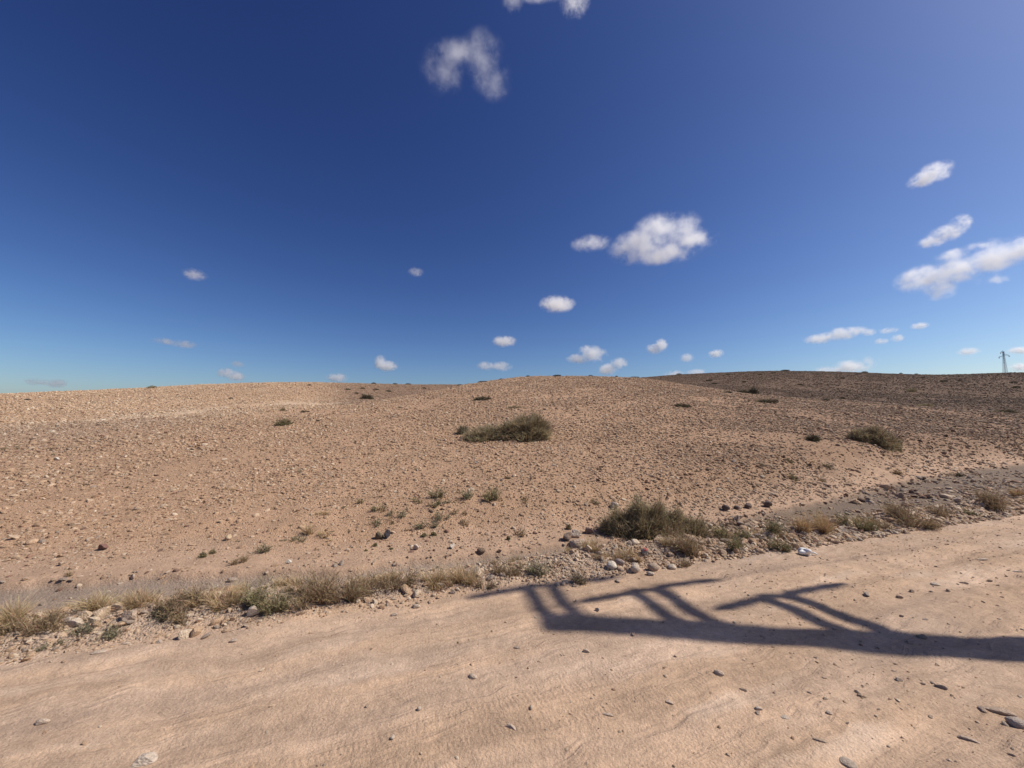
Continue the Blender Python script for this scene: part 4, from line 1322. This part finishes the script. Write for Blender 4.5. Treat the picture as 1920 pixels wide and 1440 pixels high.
# red topped stone
RED = plain_mat('red_paint', (.42, .085, .07), .8, 0, 14, .35)
x, y, z = hit(1207, 1040)
me = SINGLE[2].copy(); me.materials.append(RED)
for p in me.polygons:
    if p.center.z > .35 and p.center.x > -.3:
        p.material_index = 1
o = bpy.data.objects.new('painted_stone', me); COL.objects.link(o)
o.location = (x, y, z + .035); o.scale = (.042, .036, .052); o.rotation_euler = (0, .15, .3); o.color = (.30, .27, .25, 1)
o['label'] = 'small grey stone with a red painted top beside the orange tuft'; o['category'] = 'stone'

# white plastic bag
BAG = plain_mat('white_plastic', (.74, .71, .66), .38, 0, 5, .06, .1)
x, y, z = hit(1512, 1042)
bm = bmesh.new()
bmesh.ops.create_icosphere(bm, subdivisions=4, radius=1)
rsb = np.random.default_rng(44)
dirs = unit(rsb.normal(size=(14, 3)))
for v in bm.verts:
    p = np.array(v.co)
    k = 1.0
    for i, d in enumerate(dirs):
        k += .11 * math.sin(5.5 * (p @ d) + i * 1.7) / (1 + .12 * i)
    k = max(.45, k)
    q = p * k
    tail = max(0, q[0] - .45)
    q[1] *= 1 - .55 * min(1, tail); q[2] *= 1 - .75 * min(1, tail); q[0] += .5 * tail
    v.co = q
me = bpy.data.meshes.new('plastic_bag'); bm.to_mesh(me); bm.free()
me.polygons.foreach_set('use_smooth', np.ones(len(me.polygons), bool))
me.materials.append(BAG)
root = empty('plastic_bag', (x, y, z), 'crumpled white plastic bag on the gravel at the road edge', 'bag')
b_ = part('pouch', me, root); b_.location = (0, .03, .035); b_.scale = (.066, .05, .042); b_.rotation_euler = (0, .08, .1)
h_ = part('handle', tube_mesh('handle', [(.07, .03, .02), (.10, .02, .028), (.12, 0.01, .018), (.135, -.0, .01)], [.012, .010, .008, .003], BAG), root)

# ------------------------------------------------------------------ power poles
STEEL = plain_mat('galvanised_steel', (.33, .34, .36), .55, .6, 6, .15, .05)
CONC = plain_mat('pole_concrete', (.42, .40, .37), .9, 0, 3, .12, .1)
GLASS = plain_mat('insulator_glaze', (.16, .09, .06), .3, 0, 3, .1, 0)
def beam(bm, p, q, w, d=None):
    p, q = Vector(p), Vector(q); d = d or w
    t = (q - p).normalized()
    a = t.cross(Vector((0, 0, 1)));
    a = (a if a.length > 1e-3 else Vector((1, 0, 0))).normalized()
    b = t.cross(a)
    vs = [bm.verts.new(c + a * sx * w / 2 + b * sy * d / 2) for c in (p, q) for sx, sy in ((-1, -1), (1, -1), (1, 1), (-1, 1))]
    for f in ((0, 3, 2, 1), (4, 5, 6, 7), (0, 1, 5, 4), (1, 2, 6, 5), (2, 3, 7, 6), (3, 0, 4, 7)):
        bm.faces.new([vs[i] for i in f])
def bm_mesh(name, bm, mat):
    me = bpy.data.meshes.new(name); bmesh.ops.recalc_face_normals(bm, faces=bm.faces[:]); bm.to_mesh(me); bm.free(); me.materials.append(mat)
    return me

# the pole beside the camera whose shadow lies on the road: found from where its shadow falls
def above(u, v, h):
    g = Vector(hit(u, v)); g.z = 0
    return g + SUN * (h / SUN.z)
H_TOP = 8.0
top = above(1046, 1166, H_TOP)
g0 = Vector(hit(1046, 1166)); g1 = Vector(hit(1900, 1217))
slope = (g1.y - g0.y) / (g1.x - g0.x)
foot = Vector((top.x, g0.y + slope * (top.x - g0.x), 0))
foot.z = hz(foot.x, foot.y)
root = empty('power_pole', foot, 'leaning concrete power pole with three arms, only its shadow in view on the road', 'power pole')
T = top - foot
bm = bmesh.new()
ring = []
for k, t in enumerate((-0.08, 0, .35, .7, 1.0)):
    c = T * t
    w = .20 - .055 * max(t, 0)
    ring.append([bm.verts.new(c + Vector((sx * w, sy * w * .85, 0))) for sx, sy in ((-1, -.8), (-.8, -1), (.8, -1), (1, -.8), (1, .8), (.8, 1), (-.8, 1), (-1, .8))])
for a, b in zip(ring[:-1], ring[1:]):
    for k in range(8):
        bm.faces.new((a[k], a[(k + 1) % 8], b[(k + 1) % 8], b[k]))
bm.faces.new(ring[0][::-1]); bm.faces.new(ring[-1])
part('shaft', bm_mesh('shaft', bm, CONC), root)
LINE = Vector((1.43, .46, 0)).normalized()
def shaft_at_shadow(u, v):
    g = Vector(hit(u, v))
    t = (foot.x - g.x) / (foot.x - g0.x)
    return t * H_TOP
for (ur, vr_, ut, vt, sep) in ((1062, 1158, 1010, 1098, .24), (1335, 1186, 1210, 1106, .26), (1680, 1204, 1455, 1118, .28)):
    h_at = shaft_at_shadow(ur, vr_)
    a = foot + T * (h_at / H_TOP)
    h_tip = h_at + .25
    tip = above(ut, vt, h_tip)
    arm = part('crossarm', None, root) if False else None
    bm = bmesh.new()
    for sgn in (-1, 1):
        off = Vector((sgn * sep * .5, 0, 0))
        beam(bm, a - foot + off - (tip - a) * .12, tip - foot + off, .085, .085)
    beam(bm, tip - foot - Vector((sep * .5, 0, 0)), tip - foot + Vector((sep * .5, 0, 0)), .09, .05)
    arm = part('crossarm', bm_mesh('crossarm', bm, STEEL), root)
    for sgn in (-1, 1):
        pts = [tip - foot + LINE * sgn * (.08 + .10 * k) + Vector((0, 0, -.002 * k * k)) for k in range(8)]
        rad = [.02, .06, .045, .06, .045, .06, .045, .02]
        part('insulator', tube_mesh('insulator', pts, rad, GLASS, 8), arm)
    wpts = []
    for k in range(-12, 13):
        if k == 0:
            continue
        wpts.append((k, tip - foot + LINE * (k * 3.2) + Vector((0, 0, -.10 - .9 * (1 - ((abs(k) - 12) / 12) ** 2)))))
    for side in (-1, 1):
        seg = sorted([w for w in wpts if w[0] * side > 0], key=lambda q: abs(q[0]))
        part('wire', tube_mesh('wire', [tip - foot + LINE * side * .75 + Vector((0, 0, -.07))] + [q[1] for q in seg], [.003] * (len(seg) + 1), STEEL, 5), arm)

# the pylon on the far crest
Y = 106.0
tx, tz = ray(1881, 659)
px_, top_z = float(tx * Y), EYE + float(tz) * Y
bz = hz(px_, Y) - .3
Hh = top_z - bz
root = empty('lattice_pylon', (px_, Y, bz), 'slim steel lattice pylon standing on the far right skyline', 'pylon')
wb, wt = .33, .11
def corner(sx, sy, t):
    w = wb + (wt - wb) * min(1, t / .86)
    return Vector((sx * w, sy * w, Hh * t))
cn = ((-1, -1), (1, -1), (1, 1), (-1, 1))
for sx, sy in cn:
    bm = bmesh.new()
    beam(bm, corner(sx, sy, 0), corner(sx, sy, .86), .036)
    beam(bm, corner(sx, sy, .86), corner(sx, sy, 1.0), .05)
    part('leg', bm_mesh('leg', bm, STEEL), root)
levels = [i / 11 for i in range(12)]
for i, (t0, t1) in enumerate(zip(levels[:-1], levels[1:])):
    bm = bmesh.new()
    for k in range(4):
        a, b = cn[k], cn[(k + 1) % 4]
        beam(bm, corner(*a, t0), corner(*b, t1), .022)
        beam(bm, corner(*b, t0), corner(*a, t1), .022)
        beam(bm, corner(*a, t1), corner(*b, t1), .022)
    part('brace', bm_mesh('brace', bm, STEEL), root)
for t, sgn, ln in ((.97, -1, .75), (.83, 1, 1.5), (.76, -1, 1.3)):
    bm = bmesh.new()
    z = Hh * t
    beam(bm, (0, -.15, z), (sgn * ln, 0, z), .05)
    beam(bm, (0, .15, z), (sgn * ln, 0, z), .05)
    beam(bm, (0, 0, z + .45), (sgn * ln, 0, z), .06)
    arm = part('crossarm', bm_mesh('crossarm', bm, STEEL), root)
    part('insulator', tube_mesh('insulator', [(sgn * ln, 0, z - .04), (sgn * ln, 0, z - .15), (sgn * ln, 0, z - .3), (sgn * ln, 0, z - .45)], [.04, .09, .09, .04], GLASS, 8), arm)

# ------------------------------------------------------------------ clouds
def cloud(blobs, label, tau=7.0, alt=1100.0, soft=1.0, seed=0, group=None):
    """blobs: (u, v, ru, rv) ellipses of the cloud in the picture; built as a real body of mist far off at its height"""
    if len(blobs) > 2:
        blobs = [(u, v, 1.14 * ru, 1.14 * rv) for (u, v, ru, rv) in blobs]
    bl = np.array(blobs, float)
    u0 = (bl[:, 0] - bl[:, 2]).min(), (bl[:, 0] + bl[:, 2]).max()
    v0 = (bl[:, 1] - bl[:, 3]).min(), (bl[:, 1] + bl[:, 3]).max()
    cu, cv = sum(u0) / 2, sum(v0) / 2
    tx, tz = ray(cu, cv)
    Yd = alt / max(float(tz), .09)
    Yd = min(Yd, 14000.0)
    c = Vector((float(tx) * Yd, Yd, EYE + float(tz) * Yd))
    fwd = (c - Vector((0, 0, EYE)))
    dist = fwd.length
    fwd.normalize()
    right = fwd.cross(Vector((0, 0, 1))).normalized()
    up = right.cross(fwd)
    frame = Matrix((right, fwd, up)).transposed()
    corners = []
    for (u, v, ru, rv) in blobs:
        for (pu, pv_) in ((u, v), (u + ru, v), (u, v - rv)):
            bx, bz_ = ray(pu, pv_)
            d = Vector((float(bx), 1.0, float(bz_)))
            p = d * (dist / d.dot(fwd)) + Vector((0, 0, EYE)) - c
            corners.append(frame.transposed() @ p)
    Rr = max(max(abs(q.x), abs(q.z)) for q in corners) + .001
    local = []
    for k in range(len(blobs)):
        p, q, r = (corners[3 * k + i] / Rr for i in range(3))
        a, b = (q - p).length, (r - p).length
        local.append((p.x, p.y, p.z, a, 1.15 * max(a, b), b))
    bm = bmesh.new()
    for (x, y, z, a, m, b) in local:
        r = bmesh.ops.create_icosphere(bm, subdivisions=3, radius=1)
        for vtx in r['verts']:
            q = vtx.co
            vtx.co = (x + q.x * a * 1.05, y + q.y * m * 1.05, z + q.z * b * 1.05)
    me = bpy.data.meshes.new('cloud_raw'); bm.to_mesh(me); bm.free()
    o = bpy.data.objects.new('cloud', me); COL.objects.link(o)
    if len(local) > 1:
        rm = o.modifiers.new('r', 'REMESH'); rm.mode = 'VOXEL'; rm.voxel_size = min(.06, .45 * min(l[5] for l in local) + .012)
        dg = bpy.context.evaluated_depsgraph_get()
        me2 = bpy.data.meshes.new_from_object(o.evaluated_get(dg))
        o.modifiers.clear(); o.data = me2
    o.data.name = 'cloud'
    o.location = c; o.scale = (Rr, Rr, Rr); o.rotation_euler = frame.to_euler()
    m = bpy.data.materials.new('cloud_mist'); m.use_nodes = True
    nt = m.node_tree; nt.nodes.clear(); L = nt.links
    out = nt.nodes.new('ShaderNodeOutputMaterial')
    pv = nt.nodes.new('ShaderNodeVolumePrincipled')
    pv.inputs['Color'].default_value = (1, 1, 1, 1)
    pv.inputs['Anisotropy'].default_value = 0.35
    tc = N(nt, 'ShaderNodeTexCoord').outputs['Object']
    f = None
    for (x, y, z, a, mm, b) in local:
        mp = N(nt, 'ShaderNodeMapping', vector_type='POINT')
        mp.inputs['Location'].default_value = (-x / a, -y / mm, -z / b)
        mp.inputs['Scale'].default_value = (1 / a, 1 / mm, 1 / b)
        L.new(tc, mp.inputs['Vector'])
        ln = N(nt, 'ShaderNodeVectorMath', operation='LENGTH')
        L.new(mp.outputs[0], ln.inputs[0])
        g = math_n(nt, 'SUBTRACT', 1.0, ln.outputs['Value'])
        f = g if f is None else math_n(nt, 'SMOOTH_MAX', f, g, .25)
    def puff(scale, detail, rough, w):
        n1 = N(nt, 'ShaderNodeTexNoise', noise_dimensions='4D')
        n1.inputs['W'].default_value = w
        n1.inputs['Scale'].default_value = scale
        n1.inputs['Detail'].default_value = detail
        n1.inputs['Roughness'].default_value = rough
        n1.inputs['Distortion'].default_value = .3
        L.new(tc, n1.inputs['Vector'])
        return n1.outputs['Fac']
    nz = math_n(nt, 'ADD', math_n(nt, 'MULTIPLY', math_n(nt, 'SUBTRACT', puff(2.0, 3, .5, seed * 3.7), .55), 3.1 if len(blobs) > 2 else 2.6),
                math_n(nt, 'MULTIPLY', math_n(nt, 'SUBTRACT', puff(5.5, 8, .72, seed * 1.3 + 9), .515), 4.2))
    d = math_n(nt, 'ADD', f, nz)
    d = math_n(nt, 'POWER', maprange(nt, d, -.15, 1.1 * soft, 0.0, 1.0), 1.25)
    edge = maprange(nt, f, 0.0, .35, 0.0, 1.0)      # nothing reaches the skin of the body
    d = math_n(nt, 'MULTIPLY', math_n(nt, 'MULTIPLY', d, edge), 0.46 * min(tau, 7.5) / Rr)
    L.new(d, pv.inputs['Density'])
    L.new(pv.outputs[0], out.inputs['Volume'])
    o.data.materials.clear(); o.data.materials.append(m)
    o['label'] = label; o['category'] = 'cloud'
    o['group'] = 'small fair weather clouds'
    return o

CLOUDS = [
    ([(833, 130, 44, 58), (862, 96, 62, 30), (905, 112, 42, 62), (925, 150, 36, 44)], 'wispy arch shaped cloud high in the dark blue', 3.0, 1.5),
    ([(962, 0, 26, 32), (1010, -10, 60, 22)], 'thin white cloud tail hanging from the top edge, left one', 3.0, 1.3),
    ([(1078, 2, 34, 42)], 'thin ragged cloud at the top edge, right one', 3.0, 1.3),
    ([(1200, 462, 62, 34), (1240, 425, 52, 30), (1285, 430, 36, 34), (1250, 475, 62, 22), (1300, 450, 52, 22)], 'biggest white puffy cloud in the middle of the sky', 13.0, .8),
    ([(1108, 456, 44, 20)], 'faint wisp left of the biggest puffy cloud', 3.5, 1.2),
    ([(1045, 570, 38, 20)], 'small oval cloud alone below the biggest cloud', 9.0, .9),
    ([(1752, 324, 42, 24), (1735, 335, 40, 18)], 'small white cloud highest at the right', 6.0, 1.1),
    ([(1750, 452, 32, 14), (1775, 438, 36, 18), (1800, 420, 24, 18)], 'slanting streak of cloud above the long right cloud', 6.0, 1.0),
    ([(1730, 522, 56, 26), (1762, 542, 36, 22), (1800, 505, 60, 28), (1860, 485, 70, 30), (1920, 465, 60, 30), (1790, 478, 40, 13), (1840, 460, 40, 12), (1865, 525, 44, 13)], 'long bright cloud bank running off the right edge', 14.0, .7),
    ([(1545, 634, 44, 11), (1575, 627, 36, 13), (1600, 621, 30, 10)], 'elongated white cloud above the far right hill', 10.0, .8),
    ([(1632, 623, 20, 9), (1664, 620, 26, 7)], 'small cloud puff trailing right of the elongated cloud', 6.0, 1.0),
    ([(1653, 640, 16, 7), (1682, 634, 16, 9)], 'pair of tiny puffs below the trailing cloud', 7.0, 1.0),
    ([(1724, 611, 22, 8)], 'faint little cloud right of the tiny puffs', 4.0, 1.1),
    ([(1560, 694, 40, 9), (1595, 688, 42, 13), (1632, 677, 22, 12)], 'wedge shaped cloud resting on the far right hill', 11.0, .8),
    ([(1816, 659, 28, 9)], 'thin pale cloud left of the pylon', 5.0, 1.1),
    ([(1915, 657, 34, 9)], 'thin cloud at the right edge beside the pylon top', 6.0, 1.0),
    ([(1915, 688, 32, 10)], 'thin cloud at the right edge beside the pylon base', 6.0, 1.0),
    ([(945, 640, 26, 13)], 'small white cloud over the middle hill', 8.0, .9),
    ([(912, 686, 20, 11), (940, 687, 24, 11)], 'double puffed cloud just over the middle crest', 8.0, .9),
    ([(1085, 672, 24, 10), (1112, 665, 28, 17), (1098, 658, 14, 12)], 'ragged cloud over the right part of the middle crest', 8.0, .9),
    ([(1140, 692, 26, 13), (1160, 682, 20, 14)], 'bright slanting cloud resting on the middle crest', 11.0, .8),
    ([(1226, 654, 18, 12), (1240, 647, 15, 15)], 'upright little cloud right of the middle crest', 8.0, .9),
    ([(1288, 671, 16, 11)], 'faint puff right of the upright little cloud', 4.0, 1.1),
    ([(1342, 663, 18, 10)], 'tiny pale cloud above the left end of far right hill', 6.0, 1.0),
    ([(1265, 700, 26, 8), (1305, 698, 24, 8)], 'low cloud strip peeping over the far right hill', 7.0, .9),
    ([(713, 679, 14, 16), (725, 686, 24, 12)], 'bright little cloud above the gap between the hills', 10.0, .8),
    ([(425, 700, 24, 12), (442, 706, 26, 11)], 'white cloud sitting on the left hilltop', 10.0, .8),
    ([(446, 683, 18, 8)], 'faint wisp above the cloud on the left hilltop', 3.0, 1.2),
    ([(632, 708, 24, 10)], 'small cloud low over the gap', 9.0, .9),
    ([(308, 640, 30, 8), (345, 645, 32, 10)], 'flat thin cloud in the lower left sky', 5.0, 1.0),
    ([(70, 716, 30, 9), (108, 719, 28, 10)], 'flat cloud low at the left end of the skyline', 6.0, 1.0),
    ([(365, 515, 28, 14)], 'dim lone cloudlet in the left sky', 3.2, 1.2),
    ([(780, 510, 18, 11)], 'faintest smudge of cloud left of centre', 2.2, 1.3),
]
for i, (bl, lab, tau, soft) in enumerate(CLOUDS):
    cloud(bl, lab, tau=tau, soft=soft, seed=i + 1)
